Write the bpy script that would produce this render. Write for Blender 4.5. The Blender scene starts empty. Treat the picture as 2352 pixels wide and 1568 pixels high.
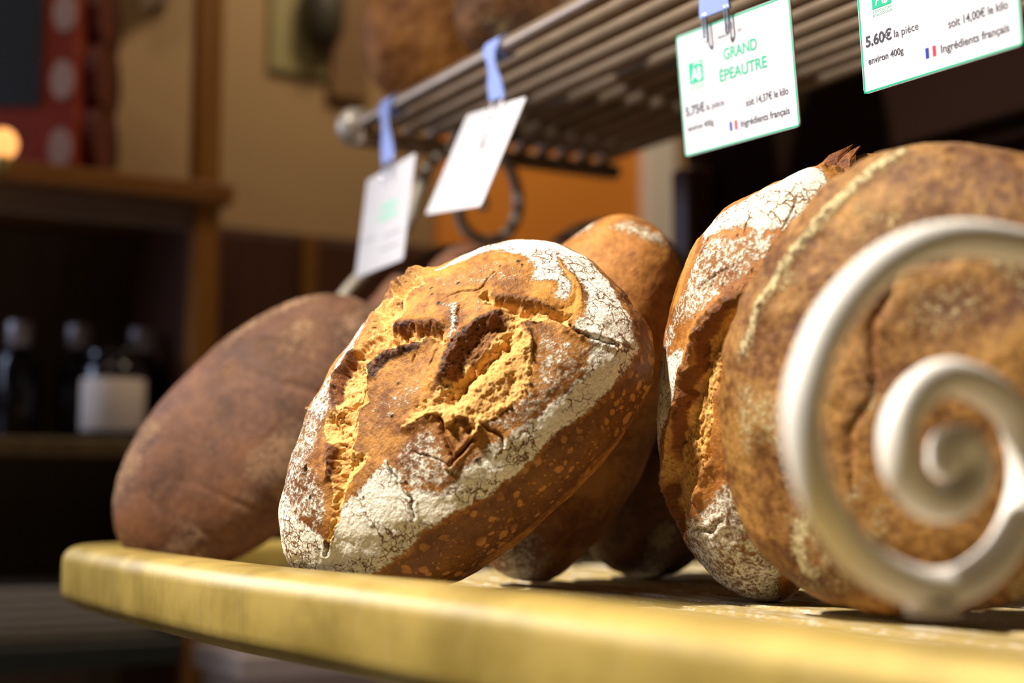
import bpy, math, random
import numpy as np
from mathutils import Vector, Matrix
sc = bpy.context.scene
COL = sc.collection
# ------------------------------------------------------------------ camera
YAW, PIT, FPX = math.radians(30.3), math.radians(6.05), 3267.0
DH = np.array([-math.cos(YAW), math.sin(YAW), 0.0]); RH = np.array([math.sin(YAW), math.cos(YAW), 0.0]); ZZ = np.array([0, 0, 1.0])
CD = DH*math.cos(PIT)+ZZ*math.sin(PIT); CU = ZZ*math.cos(PIT)-DH*math.sin(PIT)
CAM = np.array([0, 0, 1.0])
def ray(x, y): return CD+(x-1176)/FPX*RH-(y-784)/FPX*CU
def at(x, y, dep): return CAM+ray(x, y)*dep
def on_x(x, y, X): r = ray(x, y); return CAM+r*(X/r[0])
def on_y(x, y, Y): r = ray(x, y); return CAM+r*(Y/r[1])
cd = bpy.data.cameras.new('camera'); cam = bpy.data.objects.new('camera', cd); COL.objects.link(cam)
cam.matrix_world = Matrix(((RH[0], CU[0], -CD[0], 0), (RH[1], CU[1], -CD[1], 0), (RH[2], CU[2], -CD[2], 1.0), (0, 0, 0, 1)))
cd.sensor_width = 36; cd.lens = 36*FPX/2352; cd.clip_start = .02
cd.dof.use_dof = True; cd.dof.focus_distance = .845; cd.dof.aperture_fstop = 3.0
sc.camera = cam
# ------------------------------------------------------------------ world, lights, exposure
w = bpy.data.worlds.new('world'); sc.world = w; w.use_nodes = True
w.node_tree.nodes['Background'].inputs[0].default_value = (1.0, .72, .48, 1); w.node_tree.nodes['Background'].inputs[1].default_value = .016
def area(name, loc, target, size, power, color, sy=None):
    l = bpy.data.lights.new(name, 'AREA'); l.energy = power; l.color = color; l.size = size
    if sy: l.shape = 'RECTANGLE'; l.size_y = sy
    o = bpy.data.objects.new(name, l); COL.objects.link(o); o.location = loc
    o.rotation_euler = (Vector(target)-Vector(loc)).to_track_quat('-Z', 'Y').to_euler(); return o
def spot(name, loc, target, radius, power, color, angle, blend):
    l = bpy.data.lights.new(name, 'SPOT'); l.energy = power; l.color = color; l.shadow_soft_size = radius; l.spot_size = math.radians(angle); l.spot_blend = blend
    o = bpy.data.objects.new(name, l); COL.objects.link(o); o.location = loc; o.rotation_euler = (Vector(target)-Vector(loc)).to_track_quat('-Z', 'Y').to_euler(); return o
spot('assumed_shop_spot', (-.86, -.58, 2.42), (-.46, .38, 1.03), .065, 385, (1, .94, .845), 74, .85)  # key spot out of view, assumed from the shading on the loaves
area('assumed_cool_light', (-2.03, -.22, 1.45), (-1.0, .1, 1.15), .55, 7, (.62, .73, 1.0), .55)  # cool light placed out of view to make the bluish rim highlight, source assumed
area('shelf_fill_light', (-1.45, .05, 2.45), (-2.0, .35, 1.6), .25, 2.2, (1, .82, .6))  # fill added to brighten the shelf unit, no known lamp
area('wall_fill_light', (-1.42, 1.0, 2.35), (-2.05, 1.1, 1.5), .3, 6.5, (1, .80, .55))  # added fill that lifts the tan wall and orange panel, source invented
area('front_fill_light', (-1.1, -2.5, 1.15), (-.8, .5, 1.1), 1.3, .8, (.92, .95, 1.0), .7)  # weak soft fill added from the front
sc.view_settings.view_transform = 'Standard'; sc.view_settings.look = 'None'; sc.view_settings.gamma = 1; sc.view_settings.use_curve_mapping = False
sc.view_settings.exposure = 0.0
sc.cycles.use_denoising = True
sc.cycles.max_bounces = 6; sc.cycles.diffuse_bounces = 3; sc.cycles.glossy_bounces = 3; sc.cycles.transmission_bounces = 3
# ------------------------------------------------------------------ bookkeeping
def tag(o, label=None, cat=None, group=None, kind=None):
    if label: o['label'] = label
    if cat: o['category'] = cat
    if group: o['group'] = group
    if kind: o['kind'] = kind
    return o
def empty(name, loc=(0, 0, 0), rot=None, label=None, cat=None, group=None):
    o = bpy.data.objects.new(name, None); COL.objects.link(o); o.empty_display_size = .02
    M = Matrix.Identity(4) if rot is None else Matrix(np.asarray(rot).tolist()).to_4x4()
    M.translation = Vector([float(v) for v in loc]); o.matrix_world = M
    return tag(o, label, cat, group)
def mesh_obj(name, verts, faces, mat, parent=None, smooth=True):
    me = bpy.data.meshes.new(name); me.from_pydata([tuple(map(float, v)) for v in verts], [], [tuple(f) for f in faces]); me.update()
    if smooth: me.polygons.foreach_set('use_smooth', [True]*len(me.polygons))
    if mat: me.materials.append(mat)
    o = bpy.data.objects.new(name, me); COL.objects.link(o)
    if parent: o.parent = parent
    return o
class MB:
    """collects boxes, tubes, lathes; build() links them as ONE mesh object"""
    def __init__(s): s.v = []; s.f = []
    def add(s, v, f):
        b = len(s.v); s.v += [tuple(map(float, p)) for p in v]; s.f += [tuple(b+i for i in q) for q in f]; return s
    def box(s, lo, hi, bev=0.0):
        x0, y0, z0 = lo; x1, y1, z1 = hi
        if bev <= 0:
            v = [(x0,y0,z0),(x1,y0,z0),(x1,y1,z0),(x0,y1,z0),(x0,y0,z1),(x1,y0,z1),(x1,y1,z1),(x0,y1,z1)]
            return s.add(v, [(0,3,2,1),(4,5,6,7),(0,1,5,4),(1,2,6,5),(2,3,7,6),(3,0,4,7)])
        b = bev; v = []; idx = {}
        for cx, X in ((0, x0), (1, x1)):
            for cy, Y in ((0, y0), (1, y1)):
                for cz, Z in ((0, z0), (1, z1)):
                    sx, sy, sz = (1-2*cx), (1-2*cy), (1-2*cz)
                    for k, p in enumerate(((X, Y+b*sy, Z+b*sz), (X+b*sx, Y, Z+b*sz), (X+b*sx, Y+b*sy, Z))):
                        idx[cx, cy, cz, k] = len(v); v.append(p)
        I = lambda *a: idx[a]; f = []
        for c in (0, 1):
            f.append([I(c,0,0,0), I(c,1,0,0), I(c,1,1,0), I(c,0,1,0)]); f.append([I(0,c,0,1), I(1,c,0,1), I(1,c,1,1), I(0,c,1,1)]); f.append([I(0,0,c,2), I(1,0,c,2), I(1,1,c,2), I(0,1,c,2)])
        for p in (0, 1):
            for q in (0, 1):
                f.append([I(p,q,0,0), I(p,q,1,0), I(p,q,1,1), I(p,q,0,1)]); f.append([I(p,0,q,0), I(p,1,q,0), I(p,1,q,2), I(p,0,q,2)]); f.append([I(0,p,q,1), I(1,p,q,1), I(1,p,q,2), I(0,p,q,2)])
        for cx in (0, 1):
            for cy in (0, 1):
                for cz in (0, 1): f.append([I(cx,cy,cz,0), I(cx,cy,cz,1), I(cx,cy,cz,2)])
        ctr = np.array([(x0+x1)/2, (y0+y1)/2, (z0+z1)/2]); out = []
        for q in f:
            P = np.array([v[i] for i in q]); n = np.cross(P[1]-P[0], P[2]-P[0])
            out.append(q if n@(P.mean(0)-ctr) > 0 else q[::-1])
        return s.add(v, out)
    def tube(s, pts, r, n=16, caps=True):
        P = np.array(pts, float); R = np.broadcast_to(np.asarray(r, float), (len(P),)); T = np.gradient(P, axis=0); T /= np.linalg.norm(T, axis=1)[:, None]
        up = np.array([0, 0, 1.0]) if abs(T[0][2]) < .9 else np.array([1.0, 0, 0]); v = []; u = np.cross(T[0], up); u /= np.linalg.norm(u)
        for i in range(len(P)):
            u = u-T[i]*(u@T[i]); u /= np.linalg.norm(u); w_ = np.cross(T[i], u)
            for k in range(n):
                a = 2*math.pi*k/n; v.append(P[i]+R[i]*(math.cos(a)*u+math.sin(a)*w_))
        f = [(i*n+k, i*n+(k+1) % n, (i+1)*n+(k+1) % n, (i+1)*n+k) for i in range(len(P)-1) for k in range(n)]
        if caps: f += [tuple(range(n))[::-1], tuple((len(P)-1)*n+k for k in range(n))]
        return s.add(v, f)
    def lathe(s, prof, c=(0, 0, 0), n=28):
        v = []; m = len(prof)
        for k in range(n):
            a = 2*math.pi*k/n
            for r, z in prof: v.append((c[0]+max(r, 1e-5)*math.cos(a), c[1]+max(r, 1e-5)*math.sin(a), c[2]+z))
        f = [(k*m+i, ((k+1) % n)*m+i, ((k+1) % n)*m+i+1, k*m+i+1) for k in range(n) for i in range(m-1)]
        return s.add(v, f)
    def build(s, name, mat, parent=None, smooth=False, auto=None):
        o = mesh_obj(name, s.v, s.f, mat, parent, smooth)
        if auto:
            o.data.set_sharp_from_angle(angle=math.radians(auto))
        return o
def crom(pts, n=12):
    P = np.array(pts, float); Q = np.vstack([2*P[0]-P[1], P, 2*P[-1]-P[-2]]); out = []
    for i in range(1, len(Q)-2):
        for t in np.linspace(0, 1, n, endpoint=False):
            a, b, c, d = Q[i-1], Q[i], Q[i+1], Q[i+2]
            out.append(.5*((2*b)+(-a+c)*t+(2*a-5*b+4*c-d)*t*t+(-a+3*b-3*c+d)*t**3))
    out.append(P[-1]); return np.array(out)
# ------------------------------------------------------------------ materials
class NT:
    def __init__(s, name):
        s.m = bpy.data.materials.new(name); s.m.use_nodes = True; s.t = s.m.node_tree; s.b = s.t.nodes['Principled BSDF']
    def n(s, typ, **kw):
        o = s.t.nodes.new(typ)
        for k, v in kw.items(): setattr(o, k, v)
        return o
    def put(s, sock, v):
        if v is None: return
        if isinstance(v, bpy.types.NodeSocket): s.t.links.new(v, sock)
        elif hasattr(sock.default_value, '__len__') and not hasattr(v, '__len__'): sock.default_value = (v,)*len(sock.default_value)
        elif hasattr(v, '__len__') and len(v) == 3 and len(sock.default_value) == 4: sock.default_value = (*v, 1)
        else: sock.default_value = v
    def math(s, op, a, b=None, c=None, clamp=False):
        o = s.n('ShaderNodeMath', operation=op, use_clamp=clamp)
        for i, v in enumerate((a, b, c)):
            if v is not None: s.put(o.inputs[i], v)
        return o.outputs[0]
    def ss(s, x, lo, hi, a=0.0, b=1.0):
        o = s.n('ShaderNodeMapRange', interpolation_type='SMOOTHSTEP')
        for i, v in enumerate((x, lo, hi, a, b)): s.put(o.inputs[i], v)
        return o.outputs[0]
    def mix(s, f, a, b, blend='MIX'):
        o = s.n('ShaderNodeMix', data_type='RGBA', blend_type=blend); s.put(o.inputs[0], f); s.put(o.inputs[6], a); s.put(o.inputs[7], b); return o.outputs[2]
    def noise(s, co, scale, detail=4, rough=.55, dist=0.0):
        o = s.n('ShaderNodeTexNoise'); s.put(o.inputs['Vector'], co)
        for k, v in (('Scale', scale), ('Detail', detail), ('Roughness', rough), ('Distortion', dist)): o.inputs[k].default_value = v
        return o.outputs[0]
    def noise_c(s, co, scale, detail=3):
        o = s.n('ShaderNodeTexNoise'); s.put(o.inputs['Vector'], co); o.inputs['Scale'].default_value = scale; o.inputs['Detail'].default_value = detail; return o.outputs[1]
    def vor(s, co, scale, feature='F1', rnd=1.0):
        o = s.n('ShaderNodeTexVoronoi', feature=feature); s.put(o.inputs['Vector'], co); o.inputs['Scale'].default_value = scale; o.inputs['Randomness'].default_value = rnd; return o
    def attr(s, name): return s.n('ShaderNodeAttribute', attribute_name=name).outputs['Fac']
    def obj(s): return s.n('ShaderNodeTexCoord').outputs['Object']
    def vadd(s, a, b, sc_):
        o = s.n('ShaderNodeVectorMath', operation='MULTIPLY_ADD'); s.put(o.inputs[0], b); s.put(o.inputs[1], (sc_,)*3); s.put(o.inputs[2], a); return o.outputs[0]
    def ramp(s, f, stops):
        o = s.n('ShaderNodeValToRGB'); s.put(o.inputs[0], f); e = o.color_ramp.elements
        while len(e) < len(stops): e.new(.5)
        for k, (p, c) in enumerate(stops): e[k].position = p; e[k].color = (*c, 1)
        return o.outputs[0]
    def bump(s, h, strength=1.0, dist=.001, norm=None):
        o = s.n('ShaderNodeBump'); s.put(o.inputs['Height'], h); o.inputs['Strength'].default_value = strength; o.inputs['Distance'].default_value = dist
        if norm: s.put(o.inputs['Normal'], norm)
        return o.outputs[0]
    def out(s, color=None, rough=None, metal=None, normal=None, **kw):
        for k, v in (('Base Color', color), ('Roughness', rough), ('Metallic', metal), ('Normal', normal)):
            if v is not None: s.put(s.b.inputs[k], v)
        for k, v in kw.items(): s.put(s.b.inputs[k.replace('_', ' ')], v)
        return s.m
def plain(name, color, rough=.5, metal=0.0, var=.12, scale=30, bump=0.0, **kw):
    t = NT(name); co = t.obj(); nz = t.noise(co, scale, 4)
    c = t.mix(nz, tuple(x*(1-var) for x in color), tuple(min(1, x*(1+var)) for x in color))
    return t.out(c, rough, metal, t.bump(nz, .5, bump) if bump else None, **kw)
def wood(name, c0, c1, axis=2, rough=.45):
    t = NT(name); co = t.obj(); mp = t.n('ShaderNodeMapping'); t.put(mp.inputs[0], co); sc_ = [14, 14, 14]; sc_[axis] = 1.2; mp.inputs['Scale'].default_value = sc_
    nz = t.noise(mp.outputs[0], 3, 6, .6, .4)
    return t.out(t.mix(t.ss(nz, .3, .7), c0, c1), rough, 0.0, t.bump(nz, .3, .0006))

def crust_material(name, dark, light, flour_c=(.80, .70, .53), spec=.27, rough=.54, flour_gain=1.0, crack=1.0, blister=(.47, .21, .05)):
    t = NT(name); co = t.obj()
    fl, bu, sd, tone, seed, crk = (t.attr(k) for k in ('flour', 'burn', 'side', 'tone', 'seed', 'crack'))
    warp = t.vadd(co, t.noise_c(co, 60, 3), .010)
    n1 = t.noise(co, 38, 6, .6); n2 = t.noise(co, 210, 5, .62); n3 = t.noise(co, 900, 3, .7); n4 = t.noise(co, 420, 4, .65)
    f = t.math('ADD', t.math('MULTIPLY', n1, .50), t.math('MULTIPLY', n2, .38)); f = t.math('ADD', f, t.math('MULTIPLY', n3, .12)); f = t.math('ADD', f, tone)
    mid = tuple((a+b)/2*np.array(1.0) for a, b in zip(dark, light))
    base = t.ramp(f, [(.30, tuple(x*.62 for x in dark)), (.42, dark), (.51, mid), (.60, light), (.8, tuple(min(1, x*1.2) for x in light))])
    # blisters on the smooth side of the loaf
    v1 = t.vor(warp, 92); v2 = t.vor(warp, 150); v3 = t.vor(warp, 330)
    def spots(v, r0, r1):
        sep = t.n('ShaderNodeSeparateColor'); t.put(sep.inputs[0], v.outputs['Color'])
        rad = t.math('MULTIPLY', t.ss(sep.outputs[0], .20, 1.0), r1); dn = t.math('SUBTRACT', rad, v.outputs['Distance'])
        return t.ss(dn, -.03, .08)
    bl = t.math('MAXIMUM', spots(v1, 0, .42), t.math('MAXIMUM', t.math('MULTIPLY', spots(v2, 0, .47), .9), t.math('MULTIPLY', spots(v3, 0, .42), .7))); bl = t.math('MULTIPLY', bl, t.ss(n1, .35, .55, .25, 1.0))
    blm = t.math('MULTIPLY', bl, t.math('MULTIPLY_ADD', sd, .85, .10))
    base = t.mix(t.math('MULTIPLY', sd, .80), base, t.mix(n2, tuple(x*.34 for x in dark), tuple(x*.86 for x in dark)))  # brown side crust, darkened further to stand in for its shade
    base = t.mix(t.math('MULTIPLY', blm, .72), base, t.mix(n3, blister, tuple(min(1, x*1.45) for x in blister)))
    base = t.mix(t.ss(t.math('MULTIPLY', bu, t.math('MULTIPLY_ADD', n2, 1.7, .1)), .10, .95), base, t.mix(t.ss(n4, .35, .65), (.11, .030, .007), (.022, .008, .004)))
    base = t.mix(t.math('MULTIPLY', crk, .75), base, (.16, .055, .012))
    # flour: patches broken by powder noise and by drying cracks
    thr = t.math('ADD', fl, t.math('MULTIPLY_ADD', n1, .55, -.275)); thr = t.math('ADD', thr, t.math('MULTIPLY_ADD', n2, .8, -.4)); thr = t.math('ADD', thr, t.math('MULTIPLY_ADD', n4, .8, -.4)); thr = t.math('ADD', thr, t.math('MULTIPLY_ADD', n3, .55, -.275))
    fm = t.math('MULTIPLY', t.ss(thr, .40, .74), flour_gain)
    cw = t.vadd(t.vadd(co, t.noise_c(co, 90, 2), .010), t.noise_c(co, 330, 3), .0045)
    e1 = t.vor(cw, 120, 'DISTANCE_TO_EDGE').outputs['Distance']; e2 = t.vor(cw, 265, 'DISTANCE_TO_EDGE').outputs['Distance']
    wid = t.ss(t.noise(co, 42, 4), .41, .62, 0.0, .048)
    c1 = t.math('SUBTRACT', 1.0, t.ss(e1, t.math('MULTIPLY', wid, .3), t.math('ADD', wid, .014))); c2 = t.math('SUBTRACT', 1.0, t.ss(e2, t.math('MULTIPLY', wid, .2), t.math('ADD', wid, .01)))
    ck = t.math('MAXIMUM', c1, t.math('MULTIPLY', c2, t.ss(t.noise(co, 70, 2), .42, .56))); ck = t.math('MULTIPLY', ck, t.ss(fl, .62, .9)); ck = t.math('MULTIPLY', ck, crack)
    ck = t.math('MULTIPLY', ck, t.ss(wid, .004, .02))
    fm = t.math('MULTIPLY', fm, t.math('SUBTRACT', 1.0, t.math('MULTIPLY', ck, .92)))
    fcol = t.mix(t.ss(n4, .3, .7), tuple(x*.86 for x in flour_c), flour_c)
    base = t.mix(fm, base, fcol)
    base = t.mix(t.math('MULTIPLY', ck, .8), base, (.20, .085, .025))
    base = t.mix(seed, base, (.018, .02, .022))
    h = t.math('ADD', t.math('MULTIPLY', n2, .5), t.math('MULTIPLY', n3, .5)); h = t.math('ADD', h, t.math('MULTIPLY', fm, t.math('MULTIPLY_ADD', n4, 1.3, .3)))
    h = t.math('ADD', h, t.math('MULTIPLY', n4, .45)); h = t.math('SUBTRACT', h, t.math('MULTIPLY', ck, 1.6)); h = t.math('ADD', h, t.math('MULTIPLY', blm, .8))
    nm = t.bump(h, .85, .0011)
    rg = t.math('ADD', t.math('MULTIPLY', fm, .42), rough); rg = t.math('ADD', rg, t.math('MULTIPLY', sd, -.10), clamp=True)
    sp = t.math('MULTIPLY', t.math('SUBTRACT', 1.0, fm), spec)
    return t.out(base, rg, 0.0, nm, Specular_IOR_Level=sp)
def crumb_material(name, c0=(.84, .53, .18), c1=(.60, .25, .045)):
    t = NT(name); co = t.obj(); bu, gd = t.attr('burn'), t.attr('gold')
    n1 = t.noise(co, 110, 6, .62); n2 = t.noise(co, 420, 5, .7); n3 = t.noise(co, 1100, 3, .6)
    wp = t.vadd(co, t.noise_c(co, 200, 3), .004); pz = t.vor(wp, 230).outputs['Distance']
    pore = t.math('MULTIPLY', t.math('SUBTRACT', 1.0, t.ss(pz, .10, .34)), t.ss(n1, .46, .6))
    f = t.math('ADD', t.math('MULTIPLY', n1, .5), t.math('MULTIPLY', n2, .5)); f = t.math('SUBTRACT', f, t.math('MULTIPLY', gd, .03))
    c = t.ramp(f, [(.32, c1), (.47, tuple((a+b)/2 for a, b in zip(c0, c1))), (.58, c0), (.72, (.90, .68, .34))])
    c = t.mix(t.math('MULTIPLY', pore, .5), c, (.35, .17, .04))
    c = t.mix(t.math('MULTIPLY', gd, t.ss(n1, .38, .62, .25, .85)), c, t.mix(n2, (.52, .19, .025), (.86, .50, .14)))
    c = t.mix(t.ss(t.math('MULTIPLY', bu, t.math('MULTIPLY_ADD', n2, 1.8, .1)), .10, .75), c, t.mix(n2, (.06, .016, .005), (.34, .115, .018)))
    h = t.math('ADD', n2, t.math('MULTIPLY', n3, .5)); h = t.math('SUBTRACT', h, t.math('MULTIPLY', pore, 1.3))
    return t.out(c, .62, 0.0, t.bump(h, .9, .0014), Specular_IOR_Level=.3, Subsurface_Weight=.12, Subsurface_Radius=(.006, .003, .001), Subsurface_Scale=.5)
# ------------------------------------------------------------------ loaves: a dense shell sculpted with numpy
def _hash(i, j, k, seed):
    h = (i*374761393+j*668265263+k*2147483647+seed*974634777) & 0xffffffff
    h = ((h ^ (h >> 13))*1274126177) & 0xffffffff; h = (h ^ (h >> 16)) & 0xffffffff
    return h.astype(np.float64)/4294967295.0
def vnoise(P, seed=0):
    F = np.floor(P); f = P-F; I = F.astype(np.int64); u = f*f*f*(f*(f*6-15)+10); r = 0
    for a in (0, 1):
        for b in (0, 1):
            for c in (0, 1):
                wgt = (u[:, 0] if a else 1-u[:, 0])*(u[:, 1] if b else 1-u[:, 1])*(u[:, 2] if c else 1-u[:, 2])
                r = r+wgt*_hash(I[:, 0]+a, I[:, 1]+b, I[:, 2]+c, seed)
    return r*2-1
def fbm(P, scale, oct=4, seed=0, gain=.5):
    r = 0; a = 1.0; s = 0
    for o in range(oct): r = r+a*vnoise(P*scale*2**o+17.3*o, seed+o); s += a; a *= gain
    return r/s
def sst(x, a, b):
    t = np.clip((x-a)/(b-a), 0, 1); return t*t*(3-2*t)
def seg_dist(X, poly, closed=True):
    """distance to a polyline, position along it (0..1)"""
    Q = np.array(poly, float); n = len(Q); best = np.full(len(X), 1e9); par = np.zeros(len(X)); L = n if closed else n-1
    for i in range(L):
        a, b = Q[i], Q[(i+1) % n]; ab = b-a; t = np.clip(((X-a)@ab)/max(ab@ab, 1e-12), 0, 1); d = np.hypot(X[:, 0]-a[0]-t*ab[0], X[:, 1]-a[1]-t*ab[1])
        m = d < best; best[m] = d[m]; par[m] = (i+t[m])/L
    return best, par
def inside(X, poly):
    Q = np.array(poly, float); r = np.zeros(len(X), bool); n = len(Q)
    for i in range(n):
        a, b = Q[i], Q[(i+1) % n]; c = (a[1] > X[:, 1]) != (b[1] > X[:, 1])
        if a[1] == b[1]: continue
        r ^= c & (X[:, 0] < (b[0]-a[0])*(X[:, 1]-a[1])/(b[1]-a[1])+a[0])
    return r
def sdist(X, poly):
    d, _ = seg_dist(X, poly); return np.where(inside(X, poly), d, -d)
def disc(N):
    g = np.linspace(-1, 1, N); s, t = np.meshgrid(g, g); s = s.ravel(); t = t.ravel(); big = np.abs(s) > np.abs(t)
    sa = np.where(s == 0, 1e-9, s); ta = np.where(t == 0, 1e-9, t); r = np.where(big, s, t)*.998
    th = np.where(big, np.pi/4*t/sa, np.pi/2-np.pi/4*s/ta); th = np.where(r < 0, th+np.pi, th); r = np.abs(r)
    return r, th
def build_loaf(name, center, R, a, b, ct, cb, p=2.2, m=None, F=None, N=260, mat=None, crumb_mat=None, seed=1, lump=.0015, rough=.0004, side_below=None, flour_noise=None, tone=0.0,
               groove=None, label=None, cat='bread', group='loaves of bread on the rack'):
    r, th = disc(N); cz = 1-2*r*r; sn = np.sqrt(np.maximum(0, 1-cz*cz)); D = np.stack([sn*np.cos(th), sn*np.sin(th), cz], 1)
    X = np.stack([r*np.cos(th), r*np.sin(th)], 1)
    q = D/((np.abs(D)**p).sum(1)**(1/p))[:, None]; zc = np.where(D[:, 2] > 0, ct, cb)
    P = np.stack([q[:, 0]*a, q[:, 1]*b, q[:, 2]*zc], 1)
    if m is not None:
        k = (th/(2*np.pi) % 1)*len(m); i = k.astype(int) % len(m); fr = k-np.floor(k); fr = fr*fr*(3-2*fr); mm = np.array(m)
        s = 1+(mm[i]*(1-fr)+mm[(i+1) % len(m)]*fr-1)*(sn**2); P[:, 0] *= s; P[:, 1] *= s
    n = np.stack([D[:, 0]/a, D[:, 1]/b, D[:, 2]/zc], 1); n /= np.linalg.norm(n, axis=1)[:, None]
    A = {k: np.zeros(len(P)) for k in ('flour', 'burn', 'side', 'tone', 'seed', 'crack', 'gold')}
    nz = fbm(P, 26, 3, seed); nf = fbm(P, 150, 4, seed+7); wob = np.stack([fbm(P, 120, 3, seed+11), fbm(P, 120, 3, seed+23)], 1)
    Xw = X+wob*.010
    h = nz*lump+nf*rough; crumb = np.zeros(len(P)); A['tone'] += tone+.10*nz
    if F is None: F = {}
    for pts, ht, wd, bu in F.get('ear', []):
        jag = .75+.5*fbm(P, 220, 3, seed+31)
        d, u = seg_dist(Xw, pts, False); fall = np.exp(-(d/wd)**2*1.6)*np.clip(np.minimum(u, 1-u)*6, 0.15, 1)
        h += ht*.001*fall*jag; A['burn'] = np.maximum(A['burn'], bu*np.exp(-(d/(wd*.45))**2)*np.clip(np.minimum(u, 1-u)*7, .1, 1))
    for pts, wd, bu in F.get('burn', []):
        d, u = seg_dist(X+wob*.014, pts, False); A['burn'] = np.maximum(A['burn'], bu*(1-sst(d, wd*.35, wd*1.1))*np.clip(np.minimum(u, 1-u)*8, .1, 1))
    earh = h.copy(); opend = np.zeros(len(P)); gold = np.zeros(len(P))
    for poly, dep, kind, slope in F.get('open', []):
        sd_ = sdist(Xw, poly); ins = sst(sd_, -.002, .006)
        core = sst(sd_, 0, .05)
        torn = fbm(P, 210, 5, seed+41, .6); pore = np.minimum(0, fbm(P, 330, 3, seed+53))
        tgt = -dep*.001*(.3+.7*core)+(torn*2.3+pore*3.6)*.001*min(1, max(dep, 4)/6); lip = 1-sst(sd_, -.002, slope); tgt = tgt*(1-lip)+(earh+torn*.0026+.0016*fbm(P, 520, 3, seed+71))*lip
        if kind == 'g': tgt = -dep*.001*core+nf*.0006; gold = np.maximum(gold, ins)
        else: crumb = np.maximum(crumb, sst(sd_, -.001, .003))
        h = h*(1-ins)+tgt*ins; opend = np.maximum(opend, ins)
    for pts, ht, wd in F.get('bulge', []):
        d, u = seg_dist(Xw, pts, False); g = np.exp(-(d/wd)**2); h += ht*.001*g*sst(opend, 0, 1); A['gold'] = np.maximum(A['gold'], g)
    for pts, dp, wd in F.get('valley', []):
        d, u = seg_dist(X+wob*.016, pts, False); h -= dp*.001*np.exp(-(d/wd)**2)*np.clip(np.minimum(u, 1-u)*8, .2, 1)*(1+.7*fbm(P, 260, 4, seed+61)); A['gold'] *= 1-.9*np.exp(-(d/(wd*1.5))**2)
    for pts, dp, wd in F.get('crack', []):
        d, u = seg_dist(Xw, pts, False); tp = np.clip(np.minimum(u, 1-u)*5, .25, 1); g = np.exp(-(d/(wd*tp*.55))**2); h -= dp*.001*g; A['crack'] = np.maximum(A['crack'], g)
        h += dp*.00025*np.exp(-((d-wd*1.6)/(wd*.9))**2)
    for poly, st in F.get('flour', []):
        A['flour'] = np.maximum(A['flour'], st*sst(sdist(X+wob*.016, poly), -.030, .034))
    A['flour'] *= 1-.8*sst(crumb, .2, .8); A['flour'] *= 1-.75*np.clip(A['burn'], 0, 1); A['flour'] *= 1-.85*gold; A['tone'] += .16*gold
    if flour_noise is not None: A['flour'] = np.maximum(A['flour'], flour_noise(D, X, P))
    for s_ in F.get('seed', []) or []:
        rr = .0035+.0035*((s_[0]*997) % 1); d = np.hypot(X[:, 0]-s_[0], X[:, 1]-s_[1]); A['seed'] = np.maximum(A['seed'], 1-sst(d, rr*.6, rr)); h += .0008*np.exp(-(d/rr)**2)
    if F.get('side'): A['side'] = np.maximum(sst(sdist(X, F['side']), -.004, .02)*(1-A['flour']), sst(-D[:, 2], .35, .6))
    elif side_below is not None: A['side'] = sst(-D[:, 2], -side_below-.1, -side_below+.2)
    if groove is not None: h += groove(D, X, P)
    P = P+n*h[:, None]
    ii = np.arange(N*N).reshape(N, N); f = np.stack([ii[:-1, :-1], ii[:-1, 1:], ii[1:, 1:], ii[1:, :-1]], -1).reshape(-1, 4)
    ring = np.concatenate([ii[0, :-1], ii[:-1, -1], ii[-1, :0:-1], ii[:0:-1, 0]])
    root = empty(name, center, R, label, cat, group)
    fc = crumb[f].mean(1) > .5
    def part(pn, fsel, mt, close):
        used = np.unique(fsel); rm = np.full(len(P), -1); rm[used] = np.arange(len(used)); ff = rm[fsel]
        V = P[used]
        if close:  # fan over the small hole on the underside
            cidx = len(V); V = np.vstack([V, P[ring].mean(0)[None]]); rr = rm[ring]
            tri = np.stack([rr, np.roll(rr, 1), np.full(len(rr), cidx)], 1)
        else: tri = np.zeros((0, 3), int)
        me = bpy.data.meshes.new(pn); me.vertices.add(len(V)); me.vertices.foreach_set('co', V.ravel().astype(np.float32))
        lv = np.concatenate([ff.ravel(), tri.ravel()]); me.loops.add(len(lv)); me.loops.foreach_set('vertex_index', lv.astype(np.int32))
        npoly = len(ff)+len(tri); me.polygons.add(npoly); st = np.concatenate([np.arange(len(ff))*4, len(ff)*4+np.arange(len(tri))*3])
        me.polygons.foreach_set('loop_start', st.astype(np.int32)); me.update(calc_edges=True); me.validate()
        me.polygons.foreach_set('use_smooth', np.ones(len(me.polygons), bool))
        for k, vv in A.items():
            at_ = me.attributes.new(k, 'FLOAT', 'POINT'); va = vv[used]
            if close: va = np.append(va, 0)
            at_.data.foreach_set('value', va.astype(np.float32))
        me.materials.append(mt); o = bpy.data.objects.new(pn, me); COL.objects.link(o); o.parent = root; return o
    part('crust', f[~fc], mat, True)
    if fc.any(): part('crumb', f[fc], crumb_mat or mat, False)
    return root
def frame(cx, cy, ang, tdir, tilt):
    """loaf axes: long axis at ang as seen from the shop floor, top crust turned towards the viewer and leaning to tdir by tilt degrees"""
    back = -ray(cx, cy); back /= np.linalg.norm(back); r = np.cross(ZZ, back); r /= np.linalg.norm(r); up = np.cross(back, r); t = math.radians(tdir); td = math.cos(t)*r+math.sin(t)*up
    n = math.cos(math.radians(tilt))*back+math.sin(math.radians(tilt))*td; A_ = math.radians(ang); e1 = math.cos(A_)*r+math.sin(A_)*up; e1 -= n*(e1@n); e1 /= np.linalg.norm(e1)
    return np.stack([e1, np.cross(n, e1), n], 1)
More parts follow.
